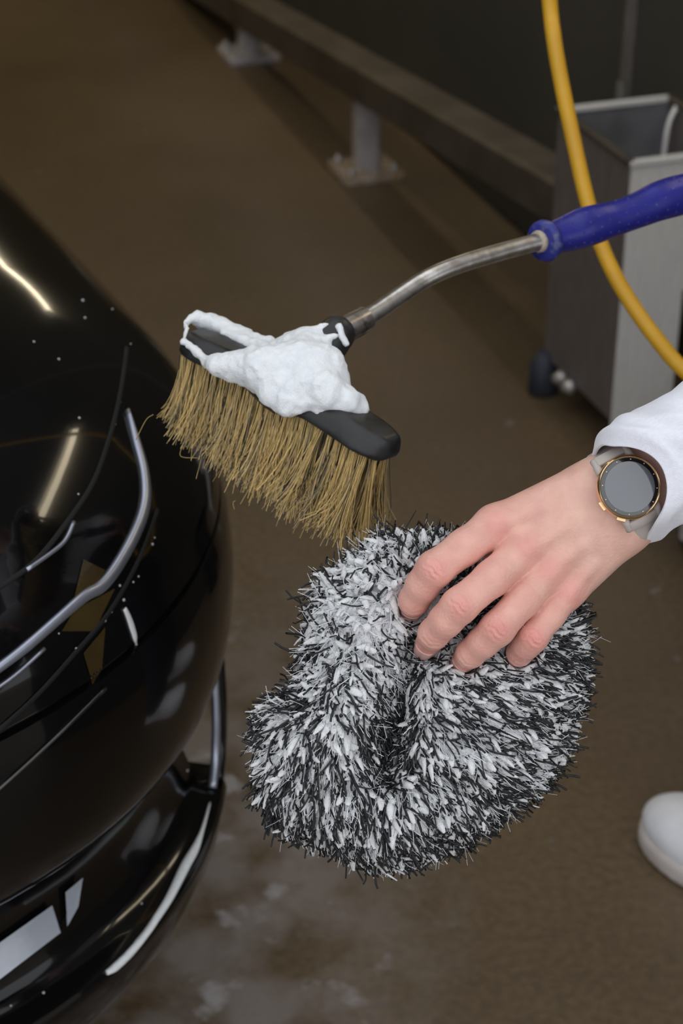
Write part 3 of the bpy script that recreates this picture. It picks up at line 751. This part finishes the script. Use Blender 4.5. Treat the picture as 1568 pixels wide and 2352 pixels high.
def tufts(n):
    R, Nn = quad_sample(MV, MF, n); X = R[:, 0]/-R[:, 2]*FPX+CX; Y = -R[:, 1]/-R[:, 2]*FPX+CY
    fx, fy = flow(X, Y); F3 = np.stack([fx, -fy, np.zeros(n)], 1); F3 -= Nn*(F3*Nn).sum(1)[:, None]
    G = rng.normal(size=(n, 3)); calm = gauss(X, Y, 830, 1400, 130, 170)[:, None]
    d0 = F3*.8+Nn*.32+G*(.22+.35*calm); d0 /= np.linalg.norm(d0, axis=1)[:, None]
    d1 = F3*.25-Nn*.35+rng.normal(size=(n, 3))*.25; L = rng.uniform(.008, .0135, n); K = 6; t = np.linspace(0, 1, K)
    P = R[:, None]-Nn[:, None]*.001+L[:, None, None]*(t[None, :, None]*d0[:, None]+(t**2)[None, :, None]*d1[:, None])
    hs = hand_sdf(P.reshape(-1, 3)).reshape(n, K); ok = hs.min(1) > .0022; P = P[ok]; n = len(P)
    T = np.gradient(P, axis=1); T /= np.linalg.norm(T, axis=2, keepdims=True)+1e-12
    S = 7; u = np.cross(T, np.repeat(Nn[ok][:, None], K, 1)); u /= np.linalg.norm(u, axis=2, keepdims=True)+1e-12; v = np.cross(u, T)
    prof_ = np.array([.6, .95, 1.05, 1.0, .8, .35]); r = rng.uniform(.0015, .0029, n)[:, None]*prof_[None]
    ang = 2*np.pi*np.arange(S)/S
    V = P[:, :, None]+r[:, :, None, None]*(np.cos(ang)[None, None, :, None]*u[:, :, None]+.5*np.sin(ang)[None, None, :, None]*v[:, :, None])
    base = (np.arange(n)*K*S)[:, None, None]+(np.arange(K-1)*S)[None, :, None]; k = np.arange(S)[None, None, :]; k2 = (k+1) % S
    Q = np.stack([base+k, base+k2, base+k2+S, base+k+S], -1).reshape(-1, 4)
    o = obj('white_tufts', w(V.reshape(-1, 3)), Q, M['tuft'], mitt); o['kind'] = 'stuff'
tufts(9500)
pile('white_pile', 16000, (.008, .014), (.00022, .00045), M['pile_white'], .22, .45, 4, 3, True, .006)
pile('white_fibre', 5000, (.010, .016), (.00016, .00026), M['pile_white'], .38, .6, 5, 3, True)
pile('black_pile', 11500, (.0105, .018), (.00055, .00090), M['pile_black'], .20, .36, 7, 4, False)

# ------------------------------------------------------------------ person
person_base = np.array([.62, 1.60, 0])
W_ = lambda p: w(np.asarray(p))
knee_l, knee_r = np.array([.55, 1.48, .50]), np.array([.72, 1.66, .50]); ank_l, ank_r = np.array([.52, 1.54, .09]), np.array([.70, 1.71, .09])
hip_l, hip_r = np.array([.58, 1.42, .90]), np.array([.70, 1.54, .90]); sh_l, sh_r = np.array([.47, 1.24, 1.27]), np.array([.72, 1.50, 1.33])
el_l, el_r = np.array([.42, 1.10, .97]), np.array([.66, 1.64, 1.08]); wr_l = W_(c(1500, 1100, 1.2)); 
GRIP_A, GRIP_B = c(1255, 553, 1.462), c(1960, 318, 1.622)
gax = nrm(GRIP_B-GRIP_A); grip_hand = GRIP_A+gax*(np.linalg.norm(GRIP_B-GRIP_A)*.86)
gh = W_(grip_hand); gaxw = CAMM @ gax
wr_r = gh+nrm(el_r-gh)*.075
neck, head = np.array([.59, 1.35, 1.40]), np.array([.555, 1.36, 1.56]); fwd = nrm([-.7, .7, 0]); lef = np.array([-.707, -.707, 0])
HR = np.array([fwd, lef, UP])
def body_sdf(P):
    P = P.astype(np.float32); d = None
    def add(s, k=.03):
        nonlocal d; d = s if d is None else smin(d, s, k)
    add(ellipsoid(P, (hip_l+hip_r)/2+UP*.06, HR, (.105, .16, .14))); add(ellipsoid(P, (sh_l+sh_r)/2*.6+(hip_l+hip_r)/2*.4+UP*.02, HR, (.10, .15, .22)))
    add(ellipsoid(P, (sh_l+sh_r)/2-UP*.04, HR, (.095, .17, .10)))
    for a, b, r0, r1 in ((hip_l, knee_l, .08, .055), (knee_l, ank_l, .055, .036), (hip_r, knee_r, .08, .055), (knee_r, ank_r, .055, .036),
                         (sh_l, el_l, .05, .04), (el_l, wr_l, .037, .025), (sh_r, el_r, .05, .04), (el_r, wr_r, .038, .026), ((sh_l+sh_r)/2, neck, .07, .055), (neck, head, .053, .053)):
        add(capsule(P, a, b, r0, r1), .025)
    add(ellipsoid(P, head+UP*.03, HR, (.098, .076, .118)), .02)
    add(ellipsoid(P, head+fwd*.035-UP*.045, HR, (.055, .05, .055)), .02)                 # jaw
    add(capsule(P, head+fwd*.095+UP*.04, head+fwd*.115+UP*.0, .008, .013), .012)         # nose
    for s in (-1, 1):
        add(ellipsoid(P, head+lef*s*.078+UP*.015, HR, (.018, .009, .03)), .006)
        d = smax(d, -ellipsoid(P, head+fwd*.098+lef*s*.032+UP*.035, HR, (.014, .02, .011)), .008)
    d = smax(d, -ellipsoid(P, head+fwd*.098-UP*.05, HR, (.012, .025, .003)), .004)       # mouth
    return d
lo, hi = np.array([.25, 1.0, .05]), np.array([.9, 1.9, 1.72])
BV, BF = sdf_mesh(body_sdf, lo, hi, .011, 2)
# right hand closed round the blue grip (world frame)
pa = nrm(np.cross(gaxw, nrm(el_r-gh))); pb = np.cross(pa, gaxw); pb = pb if np.dot(pb, el_r-gh) > 0 else -pb
def rhand_sdf(P):
    P = P.astype(np.float32); d = capsule(P, gh+pb*.03-gaxw*.03+pa*.0, gh+pb*.03+gaxw*.035, .016, .016)
    d = smin(d, capsule(P, gh+pb*.045, wr_r, .027, .024), .02); d = smin(d, capsule(P, wr_r, wr_r+nrm(el_r-wr_r)*.06, .024, .028), .02)
    f = None
    for i, (o_, L) in enumerate(((-.033, 1.), (-.011, 1.08), (.011, 1.03), (.032, .85))):
        pts = [gh+gaxw*o_+.026*(math.cos(t)*pb+math.sin(t)*pa) for t in np.linspace(.3, .3+3.9*L, 6)]
        s = None
        for a, b, r in zip(pts[:-1], pts[1:], (.0100, .0096, .0092, .0086, .0080)):
            q = capsule(P, a, b, r, r-.0004); s = q if s is None else smin(s, q, .003)
        f = s if f is None else smin(f, s, .0012)
    th = [gh+gaxw*-.035+.03*pb, gh-gaxw*.052-.026*pa+.008*pb, gh-gaxw*.05-.028*pb*.7-.018*pa]
    t = smin(capsule(P, th[0], th[1], .012, .011), capsule(P, th[1], th[2], .0105, .0085), .004)
    return smin(smin(f, t, .003), d, .007)
lo, hi = bounds([gh-.09, gh+.09, wr_r+.05, wr_r-.05], .02)
RV, RF = sdf_mesh(rhand_sdf, lo, hi, .0028, 1)
AV = np.vstack([w(HV), BV, RV]); AF = np.vstack([HF, BF+len(HV), RF+len(HV)+len(BV)])
person = obj('person', AV, AF, M['skin']); tag(person, 'person in white sleeve gripping a shaggy wash mitt, smartwatch on wrist', 'person')
# redder skin over the joints and finger ends
col = np.ones((len(AV), 3)); hv = HV
red = np.zeros(len(HV))
for k, J in FJ.items():
    for j, amt, s in ((0, .8, .013), (2, 1.0, .0095), (4, .6, .009), (5, .9, .010)):
        p = J[j][0]+np.array([0, 0, .008]); red = np.maximum(red, amt*np.exp(-(np.linalg.norm(hv-p, axis=1)/s)**2))
    for a, b in zip(J[1:-1], J[2:]): red = np.maximum(red, .35*(capsule(hv.astype(np.float32), a[0], b[0], .01, .01) < .003))
red = np.maximum(red, .3*np.clip((c(1330, 0, 1.19)[0]-hv[:, 0])/.05, 0, 1))
vein = .0
col[:len(HV)] = 1-red[:, None]*np.array([.03, .36, .30])
setcol(person, col)
def nail(J, wd, L):
    tip, r = J[5]; dip = J[4][0]; d = nrm(tip-dip); cdir = nrm(-tip); n = nrm(cdir-d*np.dot(cdir, d)); s = np.cross(d, n); V = []; F = []
    nu, nv = 8, 8
    for j in range(nv+1):
        for i in range(nu+1):
            u = -1+2*i/nu; v = j/nv
            ww = wd*(1-.35*max(0, v-.75)/.25*abs(u)**2)
            rad = r*1.02+.0002-.0010*v*v
            q = tip+d*((v-.45)*L)+rad*(math.cos(u*ww)*n+math.sin(u*ww)*s)
            V.append(q+n*.0003)
    for j in range(nv):
        for i in range(nu): a = j*(nu+1)+i; F.append((a, a+1, a+nu+2, a+nu+1))
    o = fix_normals(obj('fingernail', w(np.array(V)), F, M['nail'], person))
    md = o.modifiers.new('thickness', 'SOLIDIFY'); md.thickness = .0006; md.offset = 0
for k, wd, L in (('index', .85, .0115), ('middle', .85, .012), ('ring', .85, .0115), ('little', .8, .009)): nail(FJ[k], wd, L)

# ---- clothing
def sleeve():
    q = np.array([-.486, .873, 0]); rings = []; n = 48
    cuff = [(1470, 1257, 1.205), (1490, 1232, 1.185), (1506, 1206, 1.168), (1524, 1168, 1.158), (1531, 1118, 1.154), (1517, 1070, 1.152), (1483, 1040, 1.153), (1440, 1027, 1.157), (1403, 1026, 1.164),
            (1377, 1022, 1.176), (1361, 1040, 1.190), (1356, 1062, 1.206), (1364, 1085, 1.226), (1390, 1130, 1.240), (1424, 1190, 1.242), (1452, 1236, 1.228)]
    k = np.array([c(*p) for p in cuff]); k = catmull(np.vstack([k, k[:1]]), 12)[:-1]
    L = np.linalg.norm(np.roll(k, -1, 0)-k, axis=1); s = np.concatenate([[0], np.cumsum(L)]); tt = np.linspace(0, s[-1], n, endpoint=False)
    kk = np.vstack([k, k[:1]]); cuffr = np.stack([np.interp(tt, s, kk[:, i]) for i in range(3)], 1)
    rings.append(cuffr)
    ce0 = cuffr.mean(0)
    def ring_from(ce, half, dep, axis):
        axis = nrm(axis); e1 = nrm(q-axis*np.dot(q, axis)); e2 = np.cross(axis, e1); e2 = e2 if e2[2] > 0 else -e2
        # same angular order as the cuff
        out = []
        for p in cuffr:
            a = math.atan2(np.dot(p-ce0, np.array([0, 0, 1.]))/.045, np.dot(p-ce0, q)/.034)
            out.append(ce+e1*half*math.cos(a)+e2*dep*math.sin(a))
        return np.array(out)
    axis = nrm(ELBOW-c(1415, 1155, 1.203)); ax_c = c(1463, 1122, 1.196)
    for sd in (.004, .010, .018, .028, .040, .055, .075, .105, .15):
        k_ = min(1, max(0, (sd-.012)/.085)); k_ = k_*k_*(3-2*k_)
        puff = np.array([[(.0022+.0075*max(0, np.dot(nrm(p-ce0), [-.6, .8, 0])))*min(1, sd/.010)] for p in cuffr])
        A = cuffr+axis*sd+np.array([nrm((p-ce0)-axis*np.dot(p-ce0, axis)) for p in cuffr])*puff
        hw = .0355+.10*max(0, sd-.03)
        rings.append(A*(1-k_)+ring_from(ce0*.5+ax_c*.5+axis*(sd+.012), min(hw, .052), min(hw+.006, .054), axis)*k_)
    rings.append(ring_from(ELBOW, .058, .058, nrm(axis+nrm(SHO_L-ELBOW)))); ax2 = nrm(SHO_L-ELBOW)
    for t in (.3, .7, 1.0): rings.append(ring_from(ELBOW+(SHO_L-ELBOW)*t, .062+.012*t, .062+.012*t, ax2))
    R = np.array(rings)
    R = np.array([catmull(R[:, j], 5) for j in range(n)]).transpose(1, 0, 2)
    # soft wrinkles
    for i in range(2, len(R)):
        ce = R[i].mean(0); t = i/5
        for j in range(n):
            a = 2*math.pi*j/n
            R[i, j] += nrm(R[i, j]-ce)*(.0016*math.sin(3*a+1.7*t)*math.sin(2.1*t+2*a)+.0012*math.sin(5*a-2.3*t))*min(1, max(0, (i-7)/8))
    m_ = len(R); V = R.reshape(-1, 3); F = []
    for i in range(m_-1):
        for j in range(n):
            j2 = (j+1) % n; F.append((i*n+j, i*n+j2, (i+1)*n+j2, (i+1)*n+j))
    o = fix_normals(obj('sleeve', w(V), F, M['cloth'], person)); md = o.modifiers.new('thickness', 'SOLIDIFY'); md.thickness = .0026; md.offset = -1
    sb = o.modifiers.new('soft', 'SUBSURF'); sb.levels = 1; sb.render_levels = 1
    o['label'] = 'white knitted cuff and sleeve'
sleeve()
def jacket_sdf(P):
    d = None
    for s in (ellipsoid(P, (sh_l+sh_r)/2*.55+(hip_l+hip_r)/2*.45, HR, (.135, .19, .30)), ellipsoid(P, (sh_l+sh_r)/2-UP*.03, HR, (.12, .20, .12)), ellipsoid(P, (hip_l+hip_r)/2+UP*.06, HR, (.13, .185, .13)),
              capsule(P, sh_l, el_l*.3+sh_l*.7, .075, .068), capsule(P, sh_r, el_r, .072, .056), capsule(P, el_r, wr_r, .056, .042)):
        d = s if d is None else smin(d, s, .035)
    return smax(d, -capsule(P, neck-UP*.03, neck+UP*.2, .062, .062), .01)
V, F = sdf_mesh(lambda P: jacket_sdf(P.astype(np.float32)), [.3, .95, .78], [.98, 1.85, 1.5], .012, 2); obj('jacket', V, F, M['cloth'], person)
def trouser_sdf(P):
    d = ellipsoid(P, (hip_l+hip_r)/2+UP*.02, HR, (.122, .172, .13))
    for a, b, r0, r1 in ((hip_l, knee_l, .095, .075), (knee_l, ank_l-UP*.0, .075, .062), (hip_r, knee_r, .095, .075), (knee_r, ank_r, .075, .062)): d = smin(d, capsule(P, a, b, r0, r1), .03)
    return d
V, F = sdf_mesh(lambda P: trouser_sdf(P.astype(np.float32)), [.3, 1.15, .02], [.95, 1.9, 1.08], .013, 2); obj('trousers', V, F, M['trousers'], person)
def hair_sdf(P):
    d = ellipsoid(P, head+UP*.045-fwd*.012, HR, (.108, .086, .12))
    return smax(d, -ellipsoid(P, head+fwd*.1-UP*.03, HR, (.11, .085, .10)), .015)
V, F = sdf_mesh(lambda P: hair_sdf(P.astype(np.float32)), head-.16, head+.19, .008, 1); obj('hair', V, F, M['hair'], person)
def shoe(toe, heel, label=None):
    toe = np.array(toe); heel = np.array(heel); f = nrm(toe-heel); s = np.array([-f[1], f[0], 0]); L = np.linalg.norm(toe-heel); A = np.array([f, s, UP])
    def up_(P):
        P = P.astype(np.float32)
        d = ellipsoid(P, heel+f*(L-.085)+UP*.035, A, (.085, .049, .040)); d = smin(d, ellipsoid(P, heel+f*.06+UP*.045, A, (.062, .037, .052)), .03)
        d = smin(d, capsule(P, heel+f*.05+UP*.06, heel+f*(L-.11)+UP*.045, .034, .034), .03); d = smin(d, capsule(P, heel+f*.055+UP*.06, heel+f*.06+UP*.095, .036, .040), .02)
        return np.maximum(d, .018-P[:, 2])
    def so(P):
        P = P.astype(np.float32)
        q = P.copy(); q[:, 2] = .04
        d = smin(ellipsoid(q, heel+f*(L-.088)+UP*.04, A, (.090, .053, .04)), ellipsoid(q, heel+f*.062+UP*.04, A, (.066, .041, .04)), .05)
        return smax(d, np.abs(P[:, 2]-.0135)-.013, .006)
    lo, hi = bounds([toe, heel, heel+UP*.14], .07)
    lo[2] = -.01
    V, F = sdf_mesh(up_, lo, hi, .0045, 2); o = obj('shoe', V, F, M['shoe'], person)
    if label: o['label'] = label
    V, F = sdf_mesh(so, lo, hi, .0045, 1); obj('sole', V, F, M['sole'], o)
    for t in (.30, .36, .42, .48, .54):
        p = heel+f*L*t
        obj('lace', *tube(catmull([p-s*.03+UP*(.088-.03*t), p+UP*(.103-.055*t), p+s*.03+UP*(.088-.03*t)], 5), .0028, 8), M['cloth'], o)
shoe([.352, 1.708, 0], [.555, 1.505, 0], 'white leather sneaker on the wet floor')
shoe([.535, 1.888, 0], [.735, 1.685, 0])

# ------------------------------------------------------------------ smartwatch
wc = c(1446, 1118, 1.1665); wn = nrm([.10, .07, .99]); wup = nrm(np.array([-.46, .88, 0])-wn*np.dot([-.46, .88, 0], wn)); wrt = np.cross(wup, wn)
watch = empty('smartwatch', w(wc-wn*.012)); tag(watch, 'round smartwatch with gold bezel and taupe strap worn on the wrist', 'watch')
Rw = .0203
def wl(prof, m, name, par=watch, sides=72, **k): return obj(name, *[w(x) if i == 0 else x for i, x in enumerate(lathe(wc, wn, prof, sides, wup))], m, par, sharp=40, **k)
wl([(-.0115, .0165), (-.010, .0180), (-.006, .0192), (-.0035, .0193)], M['strap'], 'watch_case')
wl([(-.0062, .0190), (-.0055, Rw-.0003), (-.004, Rw), (-.0012, Rw-.0001), (-.0002, Rw-.0006), (.0003, Rw-.0012), (-.0002, Rw-.0018), (-.0008, Rw-.0021)], M['gold'], 'bezel')
wl([(-.003, Rw-.0020), (-.0004, Rw-.0020), (-.0001, Rw-.0024), (.0000, .003)], M['watch_glass'], 'watch_glass')
wl([(-.0002, .0158), (.00008, .0158), (.00012, .0154), (.00012, .002)], M['watch_screen'], 'screen')
for k in range(12):
    a = math.pi/6*k; p = wc+wup*math.cos(a)*.0172+wrt*math.sin(a)*.0172
    obj('hour_dot', *[w(x) if i == 0 else x for i, x in enumerate(lathe(p, wn, [(-.0001, .00034), (.00018, .00034), (.00022, .0002)], 10))], M['dots'], watch)
for a, ln in ((math.radians(222), .0030), (math.radians(262), .0030)):
    d = wup*math.cos(a)+wrt*math.sin(a); t = np.cross(wn, d)
    V, F = box(wc+d*(Rw+.0004)-wn*.0035, t, d, wn, (ln, .0012, .0012)); obj('button', w(V), F, M['gold'], watch, smooth=False)
# strap: band round the wrist, with a lug block at each end of the case
wax = nrm(ELBOW-c(1415, 1155, 1.203)); wce = c(1440, 1132, 1.2005)
e1 = nrm(wup-wax*np.dot(wup, wax)); e2 = np.cross(wax, e1); e2 = e2 if e2[2] > 0 else -e2
V = []; F = []; n = 40
for i in range(n+1):
    a = math.radians(62)+math.radians(-304)*i/n if False else math.radians(118)+math.radians(304)*i/n
    ca, sa = math.cos(a), math.sin(a)
    p = wce+e1*.0310*ca+e2*.0235*sa; nn = nrm(e1*ca/.0310+e2*sa/.0235); hw = .0098
    for (b, t) in ((-1, .0), (-1, .0018), (-.9, .0023), (.9, .0023), (1, .0018), (1, .0)): V.append(p+wax*b*hw+nn*t)
for i in range(n):
    for j in range(6): j2 = (j+1) % 6; F.append((i*6+j, i*6+j2, i*6+6+j2, i*6+6+j))
F += [tuple(range(6)), tuple(range(n*6, n*6+6))]
fix_normals(obj('strap', w(np.array(V)), F, M['strap'], watch, sharp=50))
for s in (1, -1):
    for t in (-1, 1):
        P = [wc+wup*s*.0150+wrt*t*.0112-wn*.0058, wc+wup*s*.0205+wrt*t*.0110-wn*.0072, wc+wup*s*.0240+wrt*t*.0105-wn*.0105]
        V, F = tube(catmull(P, 5), [.0026]*5+[.0022]*5, 10); obj('lug', w(V), F, M['strap'], watch)
    P0 = wc+wup*s*.0222-wn*.0085
    nn = nrm(wn*.8+wup*s*.6); tt = np.cross(nn, wrt)
    V, F = box(P0, wrt, tt, nn, (.0096, .0034, .0016)); obj('strap_end', w(V), F, M['strap'], watch)

# ------------------------------------------------------------------ wash brush
brush = empty('wash_brush', w(c(668, 900, 1.345))); tag(brush, 'long-handled car wash brush with tan bristles, soapy head and blue grip', 'brush')
A0, B0 = c(444, 770, 1.385), c(900, 1020, 1.300)
ba = nrm(B0-A0); bn = np.array([.30, .86, .46]); bn = nrm(bn-ba*np.dot(bn, ba)); bw = np.cross(ba, bn); bw = bw if bw[2] > 0 else -bw
BL = np.linalg.norm(B0-A0)/2+.003; bc = (A0+B0)/2; BR = np.array([ba, bn, bw])
COLP = [(778, 764), (832, 736)]
sock0, sock1 = bc+bn*.008, c(772, 768, 1.352)
def head_sdf(P):
    P = P.astype(np.float32)
    q = (P-bc) @ BR.T.astype(np.float32)
    half = np.array([BL, .0088, .0200], np.float32); r = .0062
    # the top narrows to a ridge
    ww = 1-.22*np.clip((q[:, 1]+.0)/.0088, -1, 1)
    q2 = q.copy(); q2[:, 2] = q2[:, 2]/ww
    # bar droops a little at the ends
    q2[:, 1] += .006*(q[:, 0]/BL)**2-.002
    # rounded plan
    d_ = np.abs(q2)-(half-r); d_[:, 2] += .010*np.clip((np.abs(q2[:, 0])/BL-.72)/.28, 0, 1)**2
    d = np.linalg.norm(np.maximum(d_, 0), axis=1)+np.minimum(d_.max(1), 0)-r
    d = smin(d, capsule(P, bc, sock1, .021, .0135), .018)
    return d
lo, hi = bounds([A0, B0, sock1], .045)
V, F = sdf_mesh(head_sdf, lo, hi, .0016, 1); obj('brush_head', w(V), F, M['black_plastic'], brush)
s0, s1 = c(768, 770, 1.3515), c(838, 733, 1.372)
V, F = tube(np.linspace(s0, s1, 4), [.0097, .0099, .0099, .0096], 24); obj('collar', w(V), F, M['collar'], brush, sharp=50)
pole = catmull([c(800, 753, 1.361), c(850, 725, 1.375), (c(905, 688, 1.390)), c(960, 651, 1.403), c(1010, 625, 1.412), c(1075, 601, 1.425), c(1160, 576, 1.443), c(1245, 553, 1.460)], 8)
V, F = tube(pole, .0068, 24); obj('pole', w(V), F, M['alu'], brush)
V, F = tube([c(1232, 556, 1.4575), c(1238, 554.5, 1.459), c(1246, 552, 1.461)], [.0082, .0088, .0084], 20); obj('sealant', w(V), F, M['seal'], brush)
V, F = tube(np.array([c(1240, 556, 1.459), c(1243, 555, 1.460), c(1252, 553, 1.462), c(1262, 550, 1.465), c(1268, 548.5, 1.466)]), [.0135, .0157, .0165, .0150, .0120], 32); obj('grip_flange', w(V), F, M['scuff'], brush)
gp = [(1262, 549, 1.464, 12.2), (1280, 543, 1.468, 12.9), (1305, 535, 1.473, 14.2), (1335, 524, 1.478, 15.6), (1370, 514, 1.484, 15.2), (1405, 504, 1.490, 14.0), (1440, 492, 1.496, 13.7), (1475, 478, 1.503, 14.4), (1510, 463, 1.510, 15.6), (1545, 452, 1.518, 16.2),
      (1580, 443, 1.525, 16.0), (1640, 425, 1.540, 14.8), (1700, 404, 1.556, 15.5), (1760, 384, 1.572, 16.0), (1830, 361, 1.590, 15.0), (1900, 338, 1.607, 15.5), (1968, 315, 1.624, 15.0), (1985, 309, 1.628, 12.0)]
G = catmull(np.array([np.append(c(a, b, d), r/1000) for a, b, d, r in gp]), 5)
V, F = tube(G[:, :3], G[:, 3], 32); obj('grip', w(V), F, M['blue'], brush)
T = np.gradient(G[:, :3], axis=0); T /= np.linalg.norm(T, axis=1)[:, None]; k = 0
for i in range(6, 62, 3):
    ex = nrm(np.cross(T[i], [0, 0, 1])); ey = np.cross(ex, T[i])
    for a in ((.35, .9, 1.5, 2.1, 2.7) if (i//3) % 2 else (.6, 1.2, 1.8, 2.4)):
        a += rng.normal()*.08
        nn = math.cos(a)*ex+math.sin(a)*ey; nn = nn if nn[2] > -.2 else -nn
        V, F = lathe(G[i, :3]+nn*(G[i, 3]-.0002), nn, [(0, .0011), (.0004, .0009), (.0007, .0004)], 8); obj('grip_dot', w(V), F, M['scuff'], brush)

# bristle tufts
def tuft(u, v):
    root = bc+ba*u-bn*(.0065+.006*(u/BL)**2)+bw*v; n = 62
    flare = u/BL
    base = -bn+ba*(.11-.10*flare)+bw*(v/.02*.16)
    R = root+ba*rng.normal(0, .0012, (n, 1))+bw*rng.normal(0, .0012, (n, 1))
    G1 = rng.normal(size=(n, 3)); lean = rng.normal(size=3)*.035
    d0 = base+G1*.045+lean; d0 /= np.linalg.norm(d0, axis=1)[:, None]
    d1 = G1*.05+rng.normal(size=(n, 3))*.06+ba*.03*flare+np.array([-.03, .0, 0])
    L = rng.uniform(.90, 1.06, n)*(.0625-.010*flare**2+.005*flare)
    K = 7; t = np.linspace(0, 1, K)
    P = R[:, None]+L[:, None, None]*(t[None, :, None]*d0[:, None]+(t**2.2)[None, :, None]*d1[:, None]+(t**6)[None, :, None]*rng.normal(size=(n, 1, 3))*.05)
    V, Q = ribbons(P, rng.uniform(.00024, .00040, n), 3, .75)
    o = obj('bristle_tuft', w(V), Q, M['bristle'], brush)
    kind = rng.random(n); g = rng.uniform(.7, 1.15, n)
    cl = np.where((kind < .72)[:, None], np.array([.84, .60, .24])*g[:, None], np.where((kind < .84)[:, None], np.array([.50, .40, .24])*g[:, None], np.array([.035, .032, .028])*g[:, None]))
    setcol(o, np.repeat(cl, K*3, 0))
nu = 23
for j, v in enumerate((-.0145, -.0073, 0, .0073, .0145)):
    for i in range(nu):
        u = -BL+.010+(2*BL-.020)*(i+.5*(j % 2))/(nu-.5)
        tuft(u, v)
# a few stray hairs
for a, b, m_ in (((352, 952, 1.36), (312, 1010, 1.36), (335, 965, 1.36)), ((420, 1020, 1.35), (455, 1052, 1.35), (415, 1048, 1.35)), ((540, 1150, 1.33), (538, 1170, 1.33), (535, 1155, 1.33))):
    V, F = tube(catmull([c(*a), c(*m_), c(*b)], 6), .0003, 4); o = obj('stray_bristle', w(V), F, M['bristle'], brush); setcol(o, np.tile(np.array([[.36, .24, .08]]), (len(V), 1)))

# foam on the brush head
def vnoise(P, s, seed):
    r_ = np.random.default_rng(seed); g = r_.random((32, 32, 32)).astype(np.float32)
    q = P*s; i = np.floor(q).astype(int); f = q-i; f = f*f*(3-2*f); out = 0
    for a in (0, 1):
        for b in (0, 1):
            for d in (0, 1):
                out = out+g[(i[:, 0]+a) % 32, (i[:, 1]+b) % 32, (i[:, 2]+d) % 32]*(f[:, 0] if a else 1-f[:, 0])*(f[:, 1] if b else 1-f[:, 1])*(f[:, 2] if d else 1-f[:, 2])
    return out-.5
FB = [(700, 850, 1.338, 62), (645, 858, 1.340, 62), (735, 845, 1.335, 48), (680, 900, 1.326, 42), (745, 900, 1.322, 46), (795, 922, 1.322, 30), (820, 940, 1.325, 18), (600, 850, 1.336, 46), (560, 845, 1.342, 32), (530, 842, 1.345, 24), (497, 838, 1.345, 22),
      (690, 805, 1.352, 42), (725, 790, 1.350, 30), (655, 815, 1.358, 36), (660, 925, 1.320, 24), (620, 905, 1.326, 22), (775, 880, 1.330, 20), (760, 860, 1.333, 26)]
FCAP = [((475, 738, 1.400), (615, 800, 1.378), 20, 28), ((458, 733, 1.396), (505, 745, 1.398), 17, 21), ((520, 770, 1.385), (610, 812, 1.365), 16, 26), ((430, 745, 1.380), (423, 782, 1.372), 7, 8), ((423, 782, 1.368), (480, 835, 1.350), 8, 13), ((450, 722, 1.395), (428, 742, 1.386), 7, 6), ((778, 750, 1.340), (795, 788, 1.340), 10, 7), ((700, 765, 1.346), (752, 746, 1.342), 13, 8), ((735, 785, 1.336), (765, 770, 1.336), 12, 8), ((818, 938, 1.328), (842, 945, 1.326), 11, 4), ((726, 950, 1.3095), (742, 970, 1.3065), 7, 5), ((742, 938, 1.311), (744, 955, 1.309), 5, 5)]
def foam_sdf(P):
    P = P.astype(np.float32); d = None; k = 1.34/FPX
    for x, y, dd, r in FB:
        s = np.linalg.norm(P-c(x, y, dd-.006).astype(np.float32), axis=1)-(r*1.12+3)*k; d = s if d is None else smin(d, s, .006)
    for a, b, r0, r1 in FCAP: d = smin(d, capsule(P, c(*a), c(*b), r0*k, r1*k), .004)
    d = d+vnoise(P, 110, 1)*.0036+vnoise(P, 320, 2)*.0020
    return d
lo, hi = bounds([c(x, y, d) for x, y, d, _ in FB]+[c(415, 715, 1.40), c(850, 950, 1.31)], .024)
V, F = sdf_mesh(foam_sdf, lo, hi, .0014, 1); o = obj('foam', w(V), F, M['foam'], brush); o['kind'] = 'stuff'; o['label'] = 'white soap foam over the brush head'
# thin suds film and specks on the black plastic
_fb = None

# ------------------------------------------------------------------ yellow hose
top = w(c(1258, -40, 1.76))
hp = [top+np.array([-.20, .02, 2.15]), top+np.array([-.15, .015, 1.4]), top+np.array([-.077, .008, .6]), top+np.array([-.0315, .003, .22])]+[w(c(x, y, d)) for x, y, d in ((1258, -40, 1.76), (1272, 90, 1.76), (1290, 195, 1.76), (1313, 305, 1.76), (1343, 440, 1.755), (1372, 540, 1.75), (1405, 620, 1.745), (1448, 695, 1.74), (1505, 775, 1.73), (1568, 848, 1.72), (1650, 905, 1.70), (1760, 900, 1.67), (1880, 800, 1.67), (1990, 640, 1.66), (2050, 470, 1.655), (2040, 340, 1.645), (1990, 308, 1.629))]
obj_h = obj('hose', *tube(catmull(hp, 10), .0073, 20), M['yellow']); tag(obj_h, 'yellow rubber hose hanging in a loop behind the blue grip', 'hose')
#TAIL
